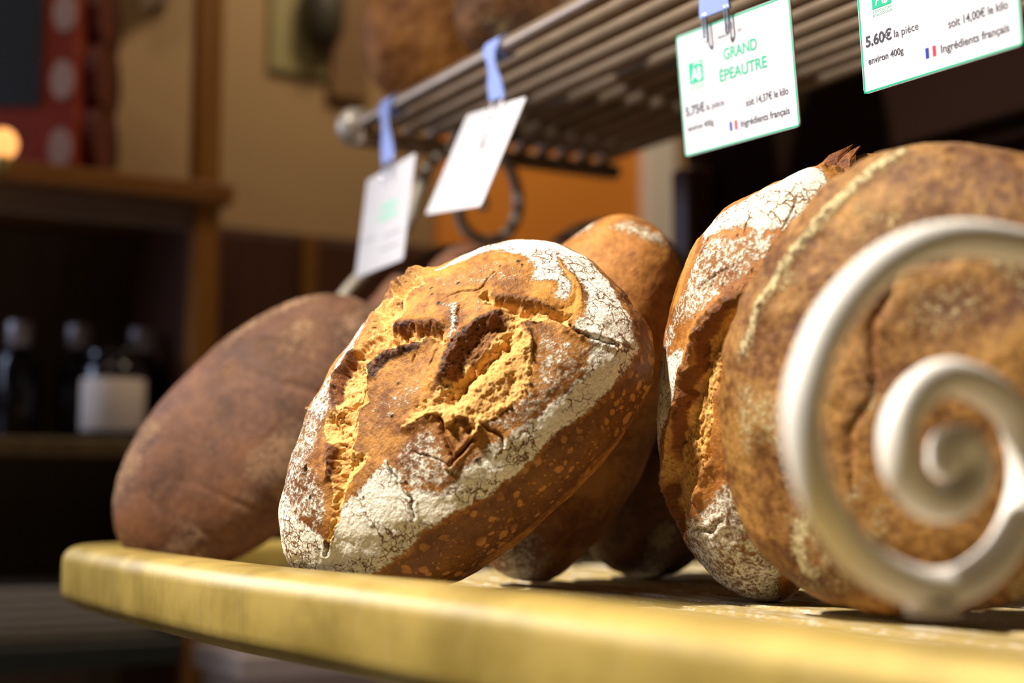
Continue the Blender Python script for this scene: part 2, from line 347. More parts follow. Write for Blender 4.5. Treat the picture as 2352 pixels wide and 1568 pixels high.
FEAT = {'A':{'a':0.134,'b':0.092,'ct':0.062,'cb':0.05,'p':2.15,'R':[[0.3842,-0.7156,0.5834],[0.6398,-0.2492,-0.727],[0.6656,0.6525,0.3621]],'c':[-0.7663,0.4132,1.0451],'m':[0.9226,0.9464,0.9831,1.0022,0.9946,1.0352,1.0265,0.9318,0.8645,0.864,0.9069,0.9779,1.0252,0.9935,0.9486,0.9446,0.9417,0.9078,0.8945,0.9153,0.9598,1.0036,0.981,0.9324],'F':{'open':[[[[0.1252,0.4998],[0.1487,0.4952],[0.1445,0.3376],[0.0987,0.3605],[0.0825,0.326],[0.0692,0.2646],[0.0506,0.2442],[0.0249,0.2661],[0.0194,0.2437],[0.0553,0.1843],[0.0848,0.1275],[0.0947,0.0672],[0.0897,0.0438],[0.0986,0.009],[0.0905,0.0076],[0.0682,0.0314],[0.0646,0.0582],[0.0518,0.0944],[0.027,0.1172],[-0.0108,0.1441],[-0.0388,0.1651],[-0.0668,0.1759],[-0.1136,0.1192],[-0.1283,0.0667],[-0.1644,0.0753],[-0.1779,0.036],[-0.2045,0.0035],[-0.2254,-0.0157],[-0.1987,-0.0815],[-0.2183,-0.0838],[-0.2803,-0.085],[-0.3084,-0.101],[-0.3491,-0.1332],[-0.391,-0.1497],[-0.4491,-0.1691],[-0.4439,-0.1543],[-0.3958,-0.1282],[-0.3626,-0.1103],[-0.3408,-0.0783],[-0.3136,-0.0302],[-0.2805,0.0193],[-0.2549,0.0635],[-0.2654,0.0919],[-0.254,0.1544],[-0.2194,0.1807],[-0.2038,0.1524],[-0.1989,0.1942],[-0.1585,0.2897],[-0.0757,0.3135],[-0.0318,0.2932],[-0.0095,0.3347],[0.0109,0.508],[0.0386,0.4688],[0.0597,0.4205],[0.0941,0.5044]],7.5,'c',0.022],[[[0.2337,-0.0217],[0.2102,-0.0045],[0.1701,0.0128],[0.1471,0.0109],[0.1088,0.0076],[0.0862,-0.0013],[0.0609,-0.0254],[0.046,-0.038],[0.0248,-0.0598],[-0.0059,-0.0788],[-0.0175,-0.093],[-0.0487,-0.0622],[-0.0997,-0.0792],[-0.1166,-0.0865],[-0.0804,-0.1023],[-0.0528,-0.1235],[-0.0369,-0.1472],[-0.0462,-0.1918],[-0.0295,-0.1956],[-0.0145,-0.1918],[-0.001,-0.2224],[-0.0023,-0.2537],[-0.0233,-0.2783],[-0.0113,-0.2806],[0.0011,-0.2723],[0.022,-0.2691],[0.0458,-0.2771],[0.0965,-0.2825],[0.1401,-0.2734],[0.1716,-0.2503],[0.1931,-0.2097],[0.2215,-0.16],[0.2374,-0.1214],[0.246,-0.0808],[0.2437,-0.069],[0.2412,-0.0477]],3.2,'c',0.045],[[[0.2257,0.1051],[0.2408,0.0614],[0.2713,0.0028],[0.301,-0.0535],[0.3127,-0.0884],[0.3225,-0.1125],[0.3515,-0.1514],[0.3231,-0.1611],[0.3144,-0.1814],[0.3056,-0.1689],[0.292,-0.1555],[0.2743,-0.1211],[0.2555,-0.1033],[0.2437,-0.069],[0.2399,-0.0434],[0.2279,0.0056],[0.1944,0.0846],[0.1968,0.1014],[0.2151,0.1093]],7.0,'c',0.016],[[[0.4586,0.1223],[0.4532,0.0477],[0.4617,-0.0073],[0.4445,-0.0636],[0.4201,-0.1064],[0.3874,-0.1431],[0.3515,-0.1514],[0.3309,-0.1111],[0.37,-0.092],[0.3998,-0.0718],[0.4368,-0.0273],[0.444,0.0246],[0.4465,0.0863]],2.2,'g',0.02]],'bulge':[[[[0.1866,-0.1217],[0.1212,-0.1762],[0.0429,-0.1884],[-0.0102,-0.1735]],4.5,0.06]],'valley':[[[[0.2265,-0.0517],[0.1886,-0.1074],[0.1588,-0.1061],[0.1172,-0.1139],[0.0937,-0.1112],[0.0603,-0.1179],[0.0379,-0.1367],[-0.0187,-0.1478]],7.0,0.025],[[[0.2297,0.0271],[0.2568,-0.0429],[0.2632,-0.0666]],4,0.012],[[[-0.1512,0.1378],[-0.1685,0.1081]],5,0.012],[[[0.0329,0.1218],[0.0552,0.0882]],4,0.01]],'crack':[[[[0.3183,-0.1747],[0.3229,-0.2198],[0.3347,-0.2426],[0.3562,-0.2727],[0.3706,-0.3027],[0.3922,-0.3259]],3.5,0.009],[[[0.1591,0.1205],[0.1401,0.0968],[0.124,0.0671],[0.1165,0.038]],1.5,0.005],[[[0.142,0.1901],[0.1727,0.1751],[0.2005,0.1399],[0.214,0.1308],[0.2346,0.1417],[0.2756,0.1612]],1.2,0.005],[[[-0.0382,-0.1492],[-0.0476,-0.1878],[-0.0582,-0.2337],[-0.0643,-0.2646],[-0.0796,-0.2936]],2.5,0.008],[[[-0.016,-0.284],[-0.0347,-0.2873],[-0.0641,-0.2917],[-0.0822,-0.2959]],3,0.009],[[[0.022,-0.2691],[0.0289,-0.3093],[0.0309,-0.3472],[0.0265,-0.3719]],2,0.007],[[[-0.1319,-0.1737],[-0.1056,-0.2387],[-0.0872,-0.2951]],1,0.005],[[[-0.3138,0.3986],[-0.3225,0.2829],[-0.3325,0.1993]],2.5,0.011],[[[-0.3399,0.1021],[-0.3705,0.0631]],2.5,0.01],[[[-0.4421,-0.1566],[-0.4762,-0.1748]],3,0.008],[[[0.0705,0.1905],[0.0847,0.1552],[0.0975,0.1134],[0.0945,0.0801]],1,0.004],[[[0.0549,0.0477],[0.0408,0.0237],[0.0193,0.0123]],0.8,0.004],[[[0.0192,0.0781],[-0.0056,0.0652]],0.8,0.004],[[[-0.1837,-0.1368],[-0.2001,-0.1732],[-0.2032,-0.2294],[-0.2078,-0.2858],[-0.2366,-0.3318]],1.6,0.006]],'burn':[[[[0.2302,-0.0259],[0.197,-0.0132],[0.165,-0.0078],[0.1303,-0.0107],[0.1001,-0.0227],[0.0692,-0.0425],[0.0423,-0.0662],[0.0126,-0.0854]],0.03,1.0],[[[0.219,-0.0423],[0.1689,-0.0435],[0.1139,-0.0542],[0.0779,-0.0771]],0.032,0.62],[[[0.0567,0.0785],[0.0252,0.1046],[-0.0142,0.1296],[-0.0434,0.1441],[-0.0724,0.1462],[-0.1011,0.1218]],0.022,0.95],[[[0.0213,0.2528],[0.0342,0.2175],[0.0479,0.1723]],0.018,1.0],[[[0.0479,0.1723],[0.0772,0.1095],[0.0881,0.0606]],0.014,0.6],[[[-0.0797,0.3084],[-0.1185,0.2933],[-0.1557,0.2685],[-0.1852,0.2176],[-0.2055,0.1628]],0.02,0.85],[[[0.1034,0.5033],[0.0919,0.5048]],0.016,0.8],[[[0.0619,0.4087],[0.075,0.3397]],0.014,0.7],[[[-0.2533,0.0562],[-0.2773,0.0161],[-0.3056,-0.0235]],0.012,0.9],[[[0.225,0.0976],[0.2474,0.0384],[0.2735,-0.0123],[0.3047,-0.0759]],0.01,0.55],[[[0.2439,-0.0779],[0.2375,-0.1111],[0.2257,-0.1488]],0.012,0.6],[[[-0.2076,-0.0018],[-0.2057,-0.0702]],0.016,0.4],[[[-0.0131,-0.1998],[-0.0033,-0.2309],[-0.003,-0.2529]],0.014,0.55],[[[0.3178,-0.1824],[0.324,-0.2186]],0.01,0.5],[[[-0.3086,0.3766],[-0.3131,0.2475]],0.01,0.6]],'ear':[[[[0.239,-0.0235],[0.2117,-0.0013],[0.1724,0.0168],[0.148,0.0169],[0.1096,0.0135],[0.0862,0.0033],[0.0608,-0.0204],[0.0251,-0.0543],[-0.0104,-0.0826]],6.5,0.04,1.0],[[[0.0657,0.0546],[0.0518,0.0944],[0.027,0.1172],[-0.0108,0.1441],[-0.0406,0.1609],[-0.0691,0.1667],[-0.1074,0.1208]],5.5,0.035,0.85],[[[0.0249,0.2589],[0.0378,0.2264],[0.0553,0.1843],[0.0832,0.1227],[0.0941,0.0661]],4.5,0.03,0.8],[[[-0.0757,0.3135],[-0.1155,0.3039],[-0.1585,0.2897],[-0.1953,0.1954]],5,0.03,0.9],[[[0.0597,0.4033],[0.0927,0.5047],[0.1274,0.4992],[0.1509,0.4945],[0.164,0.36]],8,0.04,0.5],[[[0.2257,0.1051],[0.2408,0.0614],[0.2713,0.0028],[0.301,-0.0535],[0.3127,-0.0884],[0.3249,-0.1147]],3.5,0.03,0.55],[[[-0.2516,0.0692],[-0.2797,0.0199],[-0.315,-0.0302]],4,0.022,0.8],[[[-0.1166,-0.0865],[-0.0804,-0.1023],[-0.0528,-0.1235],[-0.0369,-0.1472]],2.5,0.025,0.35],[[[-0.0191,-0.1886],[-0.0037,-0.2103],[0.0023,-0.2351],[-0.0023,-0.2537]],3.5,0.02,0.5],[[[-0.0189,-0.2844],[0.0026,-0.2743],[0.0224,-0.2657]],3,0.02,0.3],[[[0.2457,-0.0753],[0.2373,-0.1153],[0.2201,-0.1625],[0.1938,-0.2085]],1.6,0.018,0.45],[[[0.3144,-0.1814],[0.3207,-0.2121],[0.336,-0.2406]],2,0.02,0.5],[[[-0.3032,0.3799],[-0.3179,0.3685]],3,0.015,0.5],[[[0.0109,0.508],[-0.005,0.3349],[-0.0293,0.2929]],3,0.03,0.4],[[[0.2936,-0.1531],[0.305,-0.1699],[0.2965,-0.1952]],1.5,0.015,0.4]],'flour':[[[[0.1869,0.3958],[0.3081,0.4263],[0.4255,0.3709],[0.5494,0.2559],[0.6007,0.1534],[0.6104,0.0693],[0.5982,-0.0246],[0.5477,-0.1682],[0.5059,-0.2719],[0.4892,-0.3117],[0.4775,-0.3772],[0.4268,-0.3992],[0.3943,-0.4181],[0.3594,-0.4435],[0.2593,-0.4641],[0.1458,-0.4584],[0.0283,-0.4873],[-0.0524,-0.479],[-0.1545,-0.4375],[-0.2525,-0.3814],[-0.3201,-0.3983],[-0.42,-0.3662],[-0.5643,-0.3238],[-0.6915,-0.1051],[-0.6635,0.0031],[-0.6069,0.062],[-0.5669,0.1689],[-0.4826,0.2126],[-0.4428,0.0742],[-0.4475,-0.0211],[-0.4256,-0.1183],[-0.4569,-0.1669],[-0.3255,-0.1185],[-0.23,-0.1239],[-0.1819,-0.1271],[-0.1856,-0.1942],[-0.1921,-0.2623],[-0.1467,-0.3341],[-0.0721,-0.3403],[0.0257,-0.3584],[0.1273,-0.3615],[0.2192,-0.3471],[0.2831,-0.3297],[0.3242,-0.2672],[0.3187,-0.2157],[0.3357,-0.1722],[0.3691,-0.1729],[0.4255,-0.114],[0.4663,-0.032],[0.4632,0.0661],[0.4683,0.1299],[0.4389,0.0216],[0.4346,-0.0308],[0.3998,-0.0696],[0.3651,-0.0948],[0.3584,-0.0663],[0.3856,-0.0115],[0.3436,0.051],[0.372,0.1464],[0.3691,0.1907],[0.2938,0.3242],[0.2259,0.3512]],1.0],[[[0.1399,0.1873],[0.1613,0.1257],[0.1426,0.1027],[0.1226,0.0641],[0.112,0.0187],[0.0987,0.0139],[0.0966,0.0425],[0.1094,0.075],[0.1169,0.1167],[0.1327,0.1383]],1.0],[[[0.1955,0.0983],[0.1827,0.0592],[0.1781,0.0394],[0.1973,0.0128],[0.1768,0.0107],[0.1637,0.0169],[0.1717,0.0436]],1.0],[[[-0.5676,0.1683],[-0.4596,0.2785],[-0.3298,0.3638],[-0.2511,0.401],[-0.2416,0.1785],[-0.2774,0.1219],[-0.3191,0.0815],[-0.3243,-0.014],[-0.3714,-0.097],[-0.4365,-0.1384],[-0.4475,-0.0211]],0.56],[[[-0.3298,0.3638],[-0.17,0.3858],[-0.0341,0.5063],[-0.0073,0.4404],[-0.0837,0.339],[-0.1708,0.2991],[-0.2057,0.189],[-0.2623,0.1665]],0.68],[[[-0.0843,-0.1253],[-0.0466,-0.1706],[-0.0711,-0.2651],[-0.067,-0.3116],[0.0369,-0.3357],[0.0333,-0.3912],[-0.0886,-0.3657],[-0.1559,-0.3221],[-0.1892,-0.2501],[-0.1837,-0.1368]],0.55],[[[-0.1322,0.0573],[0.0297,-0.0039],[-0.0603,-0.0586],[-0.1668,-0.0378]],0.45],[[[0.2453,-0.0866],[0.2953,-0.1747],[0.3243,-0.2854],[0.2852,-0.3365],[0.1242,-0.3656],[0.0309,-0.3472],[0.0335,-0.2729],[0.1491,-0.284],[0.1981,-0.2135]],0.47],[[[0.1705,0.3394],[0.28,0.2562],[0.3347,0.1719],[0.3269,0.0391],[0.2238,0.1233],[0.1456,0.199],[0.1247,0.3565]],0.42],[[[0.0381,-0.2753],[0.0789,-0.2925],[0.1517,-0.2835],[0.1509,-0.2951],[0.0916,-0.3044],[0.0413,-0.2922]],0.9],[[[-0.1982,0.1009],[-0.1688,0.074],[-0.1972,0.0666],[-0.21,0.0853]],0.9],[[[-0.3344,-0.1101],[-0.2326,-0.1234],[-0.1551,-0.1788],[-0.2392,-0.2385],[-0.3562,-0.1736]],0.7]],'side':[[0.6007,0.1534],[0.6104,0.0693],[0.5982,-0.0246],[0.5477,-0.1682],[0.5059,-0.2719],[0.4892,-0.3117],[0.4775,-0.3772],[0.4268,-0.3992],[0.3943,-0.4181],[0.3594,-0.4435],[0.2593,-0.4641],[0.1458,-0.4584],[0.0283,-0.4873],[-0.0524,-0.479],[-0.1545,-0.4375],[-0.2525,-0.3814],[-0.3201,-0.3983],[-0.42,-0.3662],[-0.5643,-0.3238],[-0.5968,-0.4665],[-0.3845,-0.6839],[-0.0302,-0.7969],[0.4378,-0.6447],[0.5773,-0.4927],[0.6889,-0.174],[0.6082,0.1469]],'seed':[[0.1432,0.2818],[0.1315,0.3361],[0.341,0.1557],[0.3434,0.1327],[0.2951,0.173],[0.1578,-0.2652],[-0.3753,0.0025],[-0.1854,-0.2246],[0.1586,-0.2589],[-0.1107,-0.0325],[-0.0547,0.0413],[0.1281,0.1859],[0.1925,0.2083],[0.1328,0.2454],[-0.2798,-0.157],[-0.0392,-0.3426]]}},'E':{'a':0.137,'b':0.08,'ct':0.066,'cb':0.034,'p':2.2,'R':[[0.2414,-0.9703,0.0167],[-0.0426,-0.0278,-0.9987],[0.9695,0.2404,-0.0481]],'c':[-0.6517,0.5659,1.0622],'m':[0.9014,0.864,0.8833,0.9102,0.9148,0.9299,0.9215,0.8959,0.8645,0.8546,0.864,0.8941,0.935,0.9439,0.8765,0.7432,0.6966,0.595,0.4245,0.4291,0.6313,0.822,0.978,0.9807],'F':{'open':[[[[0.2437,-0.2096],[0.2107,-0.1416],[0.1755,-0.0823],[0.1502,-0.0413],[0.1288,-0.0106],[0.1051,0.0126],[0.0746,0.0263],[0.0362,0.03],[0.0176,0.0557],[-0.0448,0.0834],[-0.0992,0.1526],[-0.1694,0.1888],[-0.2254,0.2467],[-0.2665,0.2697],[-0.3225,0.2357],[-0.3675,0.2137],[-0.4026,0.1659],[-0.4151,0.1556],[-0.3406,0.0699],[-0.2941,0.0424],[-0.2631,-0.0221],[-0.2089,-0.0515],[-0.1667,-0.0901],[-0.1338,-0.1323],[-0.0863,-0.1115],[-0.0425,-0.1042],[0.0149,-0.1266],[0.0759,-0.1675],[0.1125,-0.2093],[0.1982,-0.2497]],10,'c',0.03],[[[0.3406,0.3022],[0.3564,0.3003],[0.2978,0.2034],[0.2407,0.1925],[0.2068,0.1941],[0.1753,0.1883],[0.1305,0.2726],[0.1954,0.2341],[0.2566,0.2654]],1.5,'g',0.02]],'bulge':[],'valley':[[[[0.1628,-0.1834],[0.0794,-0.18],[0.0237,-0.1108],[-0.0522,-0.0941],[-0.1295,-0.0701],[-0.1992,-0.0465]],9.0,0.02]],'crack':[[[[-0.3287,0.0481],[-0.3258,-0.0101],[-0.3075,-0.0936],[-0.2799,-0.1679]],2.5,0.01],[[[0.4792,0.009],[0.3952,-0.0625],[0.3378,-0.0798]],1.2,0.005],[[[0.4505,-0.2288],[0.4115,-0.2316],[0.3776,-0.2303]],1.2,0.006],[[[0.3529,0.1304],[0.3069,0.1296],[0.2822,0.1229]],2,0.007],[[[0.2708,-0.0914],[0.2497,-0.0146],[0.2227,0.0456],[0.2046,0.1017]],1.4,0.006],[[[0.5208,-0.1786],[0.4906,-0.1908],[0.4583,-0.177]],1.0,0.005]],'ear':[[[[0.2503,-0.2195],[0.2122,-0.1414],[0.1771,-0.0813],[0.1512,-0.0324],[0.129,-0.0023],[0.1014,0.02],[0.0678,0.0324],[0.017,0.0611],[-0.0462,0.0944],[-0.1004,0.1606]],4.5,0.04,0.7],[[[0.0759,-0.1675],[0.0149,-0.1266],[-0.0423,-0.1082]],3,0.03,0.5],[[[-0.1248,-0.1484],[-0.1667,-0.0901],[-0.2089,-0.0515],[-0.2631,-0.0221],[-0.296,0.0493]],4.0,0.035,0.5],[[[-0.2254,0.2467],[-0.2665,0.2697],[-0.3225,0.2357],[-0.3675,0.2137]],3,0.03,0.5],[[[0.654,-0.1442],[0.7003,-0.1724],[0.7174,-0.2152],[0.7004,-0.3078]],4,0.045,0.0]],'burn':[[[[0.6708,-0.1562],[0.7188,-0.1961],[0.7036,-0.2939]],0.05,0.5],[[[0.2402,-0.2189],[0.2054,-0.1452],[0.1693,-0.0852],[0.141,-0.0457],[0.1165,-0.0158],[0.0839,-0.005],[0.0389,0.0045],[0.0079,0.042],[-0.0506,0.0699],[-0.103,0.1228],[-0.1629,0.1519],[-0.2203,0.1874]],0.018,0.8],[[[-0.2389,0.2269],[-0.3247,0.2357],[-0.3796,0.1898],[-0.4082,0.1597]],0.03,0.75],[[[-0.0978,0.0851],[-0.1617,0.0465],[-0.2145,0.03]],0.03,0.4]],'flour':[[[[0.3672,0.2973],[0.4255,0.2421],[0.5424,0.0512],[0.6337,0.0003],[0.6436,-0.1401],[0.6311,-0.2216],[0.5529,-0.3196],[0.4281,-0.2857],[0.3728,-0.2277],[0.3671,-0.1748],[0.3478,-0.1492],[0.3657,-0.079],[0.3776,-0.0073],[0.3614,0.0603],[0.3443,0.1058],[0.3323,0.1673]],1.0],[[[0.3323,0.1673],[0.3614,0.0603],[0.3582,-0.1],[0.37,-0.2301],[0.2995,-0.2181],[0.2323,-0.1575],[0.1665,-0.0485],[0.1355,0.0366],[0.1097,0.1475],[0.0655,0.2021],[0.0285,0.2521],[0.0924,0.3486],[0.1305,0.2726],[0.2041,0.1757],[0.2975,0.1704]],0.56],[[[0.0568,0.3503],[0.0827,0.0699],[0.0139,0.0567],[-0.0456,0.0891],[-0.0992,0.1526],[-0.2184,0.2941],[-0.1918,0.3037],[-0.0859,0.3355]],0.8],[[[-0.281,0.0256],[-0.2575,-0.0532],[-0.1947,-0.1488],[-0.1793,-0.2133],[-0.3002,-0.35],[-0.4929,-0.3448],[-0.6843,-0.2256],[-0.611,-0.1053],[-0.5572,0.0106],[-0.4692,0.0923],[-0.4172,0.154]],0.66],[[[-0.4361,0.1452],[-0.4773,0.1308],[-0.5658,0.0084],[-0.642,-0.1525],[-0.611,-0.1053],[-0.5572,0.0106],[-0.4692,0.0923]],0.9]],'side':None,'seed':[[0.2229,-0.0078],[0.227,-0.0641],[0.2207,-0.0866],[0.2238,-0.1235],[0.3469,-0.0508],[0.1505,0.0356],[0.2701,-0.1746]]}},'G':{'a':0.112,'b':0.107,'ct':0.042,'cb':0.03,'p':2.2,'R':[[-0.0759,-0.9305,0.3582],[-0.1732,-0.3415,-0.9238],[0.982,-0.1321,-0.1352]],'c':[-0.4974,0.5324,1.0555],'m':[1.0296,0.9966,0.9645,0.9677,1.0161,1.0857,1.1411,1.1867,1.2152,1.1916,1.12,1.0613,1.0293,0.9854,0.9468,0.9215,0.908,0.9051,0.9149,0.956,1.0205,1.0352,1.024,1.0307],'F':{'open':[],'bulge':[],'valley':[],'seed':[],'side':None,'crack':[[[[-0.0624,0.2775],[0.0468,0.2493],[0.1511,0.1764],[0.2266,0.0714],[0.2484,-0.0384],[0.2314,-0.1531]],2.0,0.02],[[[0.2208,-0.0339],[0.1254,0.0464],[-0.0028,0.0644],[-0.082,0.147],[-0.1981,0.1682]],2.0,0.02]],'ear':[[[[0.1278,0.4339],[0.2341,0.3639],[0.3463,0.2592],[0.4381,0.1345],[0.5172,0.0123],[0.5746,-0.0922]],3.0,0.035,0.0]],'flour':[[[[0.1171,0.4061],[0.2201,0.3388],[0.3273,0.2371],[0.4157,0.1171],[0.4883,-0.0011],[0.5342,-0.102],[0.6563,-0.0751],[0.554,0.0285],[0.4649,0.1546],[0.3681,0.2847],[0.2502,0.3939],[0.1394,0.466]],0.7],[[[-0.2305,0.3507],[-0.2166,0.2963],[-0.2657,0.2918],[-0.3347,0.3355],[-0.3614,0.3001],[-0.4487,0.3563],[-0.3846,0.3801],[-0.3131,0.386]],0.8],[[[-0.1943,0.1887],[-0.1592,0.1253],[-0.1792,0.121],[-0.2263,0.1726]],0.75],[[[0.0399,0.0774],[-0.0146,0.0975],[-0.0278,0.1468],[-0.0652,0.131],[-0.0413,0.0642],[0.0267,0.0346]],0.6],[[[0.1007,0.4616],[0.0367,0.3072],[-0.0909,0.3474],[-0.0913,0.4745]],0.45],[[[0.2073,-0.052],[0.1814,-0.209],[0.1046,-0.2419],[0.0612,-0.092],[0.1133,-0.0135]],0.46],[[[0.0439,0.34],[-0.0521,0.3734],[-0.1496,0.3698],[-0.1462,0.3045],[-0.0573,0.3072],[0.0296,0.2768]],0.5]]}}}
NA, NE = 840, 680
M_crust = crust_material('golden_crust', (.175, .057, .0065), (.53, .23, .037), (.92, .86, .71))
M_crumb = crumb_material('open_crumb')
M_crust2 = crust_material('amber_crust', (.23, .075, .010), (.47, .19, .034), (.88, .80, .63))
M_crumb2 = crumb_material('toasted_crumb', (.74, .42, .11), (.36, .13, .02))
M_round = crust_material('mottled_crust', (.115, .040, .008), (.37, .185, .046), (.62, .50, .27), crack=.4)
M_rye = crust_material('rye_crust', (.078, .027, .010), (.165, .066, .025), (.42, .26, .16), spec=.3, rough=.55, flour_gain=.7, crack=0, blister=(.20, .085, .04))
M_dark = crust_material('shade_dark_crust', (.05, .018, .006), (.10, .036, .012), (.4, .3, .2))  # crust blackened in place of the shade under the shelf
M_brown = crust_material('brown_crust', (.22, .072, .011), (.46, .19, .038), (.72, .62, .45), crack=.6)  # ordinary brown crust colour
M_dim = crust_material('shaded_brown_crust', (.07, .026, .006), (.17, .072, .020), (.36, .27, .15), crack=0)  # darker copy of the brown crust, the loaves' shade put into its colour
def put_loaf(key, **kw):
    L = FEAT[key]; return build_loaf(center=L['c'], R=np.array(L['R']), a=L['a'], b=L['b'], ct=L['ct'], cb=L['cb'], p=L['p'], m=L['m'], F=L['F'], **kw)
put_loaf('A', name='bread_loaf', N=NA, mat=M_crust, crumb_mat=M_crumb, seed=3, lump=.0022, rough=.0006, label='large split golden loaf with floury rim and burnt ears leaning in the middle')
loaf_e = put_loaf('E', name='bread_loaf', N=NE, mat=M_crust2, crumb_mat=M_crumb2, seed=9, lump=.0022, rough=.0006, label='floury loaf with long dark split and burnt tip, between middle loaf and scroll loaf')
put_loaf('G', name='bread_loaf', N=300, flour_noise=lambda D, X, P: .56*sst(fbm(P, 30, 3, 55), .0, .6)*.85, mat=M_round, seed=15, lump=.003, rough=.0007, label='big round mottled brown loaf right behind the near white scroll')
def flake(pts, dep, th, parent, mat):
    P = [np.array(at(x, y, dep+dd)) for x, y, dd in pts]; n = len(P); c = sum(P)/n; back = -ray(1940, 370)*th; mid = c-back*.0
    V = P+[p-back for p in P]+[c+back*1.2, c-back*2.2]
    F = [(i, (i+1) % n, 2*n) for i in range(n)]+[((i+1) % n+n, i+n, 2*n+1) for i in range(n)]+[((i+1) % n, i, i+n, (i+1) % n+n) for i in range(n)]
    bpy.context.view_layer.update(); o = mesh_obj('crust_flake', V, F, mat, None, False); o.parent = parent; o.matrix_parent_inverse = parent.matrix_world.inverted(); return o
M_flake = crust_material('burnt_flake', (.10, .026, .005), (.30, .10, .016), crack=0)
flake([(1862, 400, 0), (1885, 376, 0), (1905, 355, .002), (1935, 342, .003), (1960, 330, .006), (1961, 334, .006), (1948, 346, .003), (1940, 360, 0), (1930, 395, -.004), (1900, 412, -.004)], .845, .0022, loaf_e, M_flake)
flake([(1905, 400, 0), (1930, 366, 0), (1952, 346, .002), (1976, 334, .004), (1977, 338, .004), (1966, 352, .001), (1966, 372, -.002), (1950, 410, -.006)], .838, .0022, loaf_e, M_flake)
flake([(1950, 400, 0), (1962, 362, 0), (1985, 352, .002), (2012, 352, .004), (2022, 360, .004), (2040, 372, 0), (2020, 410, -.004)], .842, .0025, loaf_e, M_crust2)
def fz(scale, amt, lo, sd): return lambda D, X, P: amt*sst(fbm(P, scale, 3, sd), lo-.3, lo+.3)
def rye_groove(D, X, P):
    u = X[:, 0]*7+X[:, 1]*2.5+fbm(P, 9, 2, 77)*.7
    return -.0013*np.exp(-((u-np.round(u))/.08)**2)*sst(fbm(P, 12, 2, 78), -.3, .3)*sst(D[:, 2], -.4, .4)
def simple(label, cx, cy, dep, ang, tdir, tilt, a, b, ct, cb, mat, seed, N=200, **kw):
    return build_loaf('bread_loaf', at(cx, cy, dep), frame(cx, cy, ang, tdir, tilt), a, b, ct, cb, 2.15, None, kw.pop('F', None), N, mat, None, seed, label=label, **kw)
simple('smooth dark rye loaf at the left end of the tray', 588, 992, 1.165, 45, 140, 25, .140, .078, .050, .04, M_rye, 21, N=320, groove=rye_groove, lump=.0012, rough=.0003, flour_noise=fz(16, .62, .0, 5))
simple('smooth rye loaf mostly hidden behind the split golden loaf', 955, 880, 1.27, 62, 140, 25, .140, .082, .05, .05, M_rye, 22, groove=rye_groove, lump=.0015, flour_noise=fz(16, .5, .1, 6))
simple('golden floured loaf peeking out behind the top of the split golden loaf', 1320, 915, 1.0, 69, 160, 20, .134, .064, .06, .05, M_brown, 23, N=300, lump=.003, flour_noise=lambda D, X, P: .85*np.exp(-((X[:, 0]-.56)/.13)**2)*sst(fbm(P, 22, 3, 4), -.5, .3)+.7*np.exp(-((X[:, 1]+.1)/.25)**2)*sst(-X[:, 0], .1, .5))
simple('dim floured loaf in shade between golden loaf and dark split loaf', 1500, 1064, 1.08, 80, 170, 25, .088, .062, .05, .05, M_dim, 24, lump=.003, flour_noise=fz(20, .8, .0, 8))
simple('shade-blackened loaf under the shelf by the white post', 1375, 885, 1.37, 84, 160, 15, .163, .106, .05, .05, M_dark, 25, lump=.003)
# loaves up on the wire shelf
def shelf_loaf(label, x, y, Y, ang, a, b, c, mat, seed, fn):
    p = on_y(x, y, Y); p[2] = 1.384+b
    return build_loaf('bread_loaf', p, np.stack([np.array([math.cos(ang), math.sin(ang), 0]), np.array([0, 0, 1.0]), np.array([math.sin(ang), -math.cos(ang), 0])], 1), a, b, c, c, 2.1, None, None, 200, mat, None, seed, lump=.004, rough=.0012, flour_noise=fn, label=label)
shelf_loaf('orange crusted loaf on the upper shelf, nearest its left end', 1065, 60, .69, 1.35, .11, .088, .066, M_brown, 31, fz(24, .45, .3, 3))
shelf_loaf('shade-darkened brown loaf on the upper shelf beside the orange crusted one', 1290, 0, .72, 1.45, .11, .08, .062, M_dim, 32, fz(24, .7, .1, 4))
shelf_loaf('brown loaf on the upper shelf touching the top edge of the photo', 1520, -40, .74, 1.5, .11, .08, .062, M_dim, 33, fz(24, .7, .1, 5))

# ------------------------------------------------------------------ the rack
def brass():
    t = NT('gold_lacquer'); co = t.obj(); n1 = t.noise(co, 14, 5, .6); mp = t.n('ShaderNodeMapping'); t.put(mp.inputs[0], co); mp.inputs['Scale'].default_value = (60, 60, 4)
    n2 = t.noise(mp.outputs[0], 6, 4, .6); n3 = t.noise(co, 600, 3)
    c = t.mix(t.ss(n1, .35, .65), (.36, .245, .050), (.55, .385, .090)); c = t.mix(t.math('MULTIPLY', t.ss(n2, .55, .75), .25), c, (.6, .52, .35))
    return t.out(c, t.math('MULTIPLY_ADD', n1, .15, .30), .4, t.bump(t.math('ADD', n2, t.math('MULTIPLY', n3, .3)), .3, .0005), Coat_Weight=.5, Coat_Roughness=.36)
M_gold = brass()
def slatmat():
    t = NT('floury_gold_slats'); co = t.obj(); n1 = t.noise(co, 20, 5); mp = t.n('ShaderNodeMapping'); t.put(mp.inputs[0], co); mp.inputs['Scale'].default_value = (14, 90, 90); n2 = t.noise(mp.outputs[0], 3, 5, .65); n3 = t.noise(co, 350, 3)
    fl = t.ss(t.math('ADD', n2, t.math('MULTIPLY_ADD', n3, .4, -.2)), .5, .62)
    return t.out(t.mix(t.math('MULTIPLY', fl, .85), t.mix(n1, (.27, .185, .05), (.42, .30, .10)), (.66, .60, .50)), .5, 0.0, t.bump(n3, .4, .0004))
M_slat = slatmat()
M_tube = plain('brushed_steel', (.38, .285, .205), .40, .8, .25, 40)
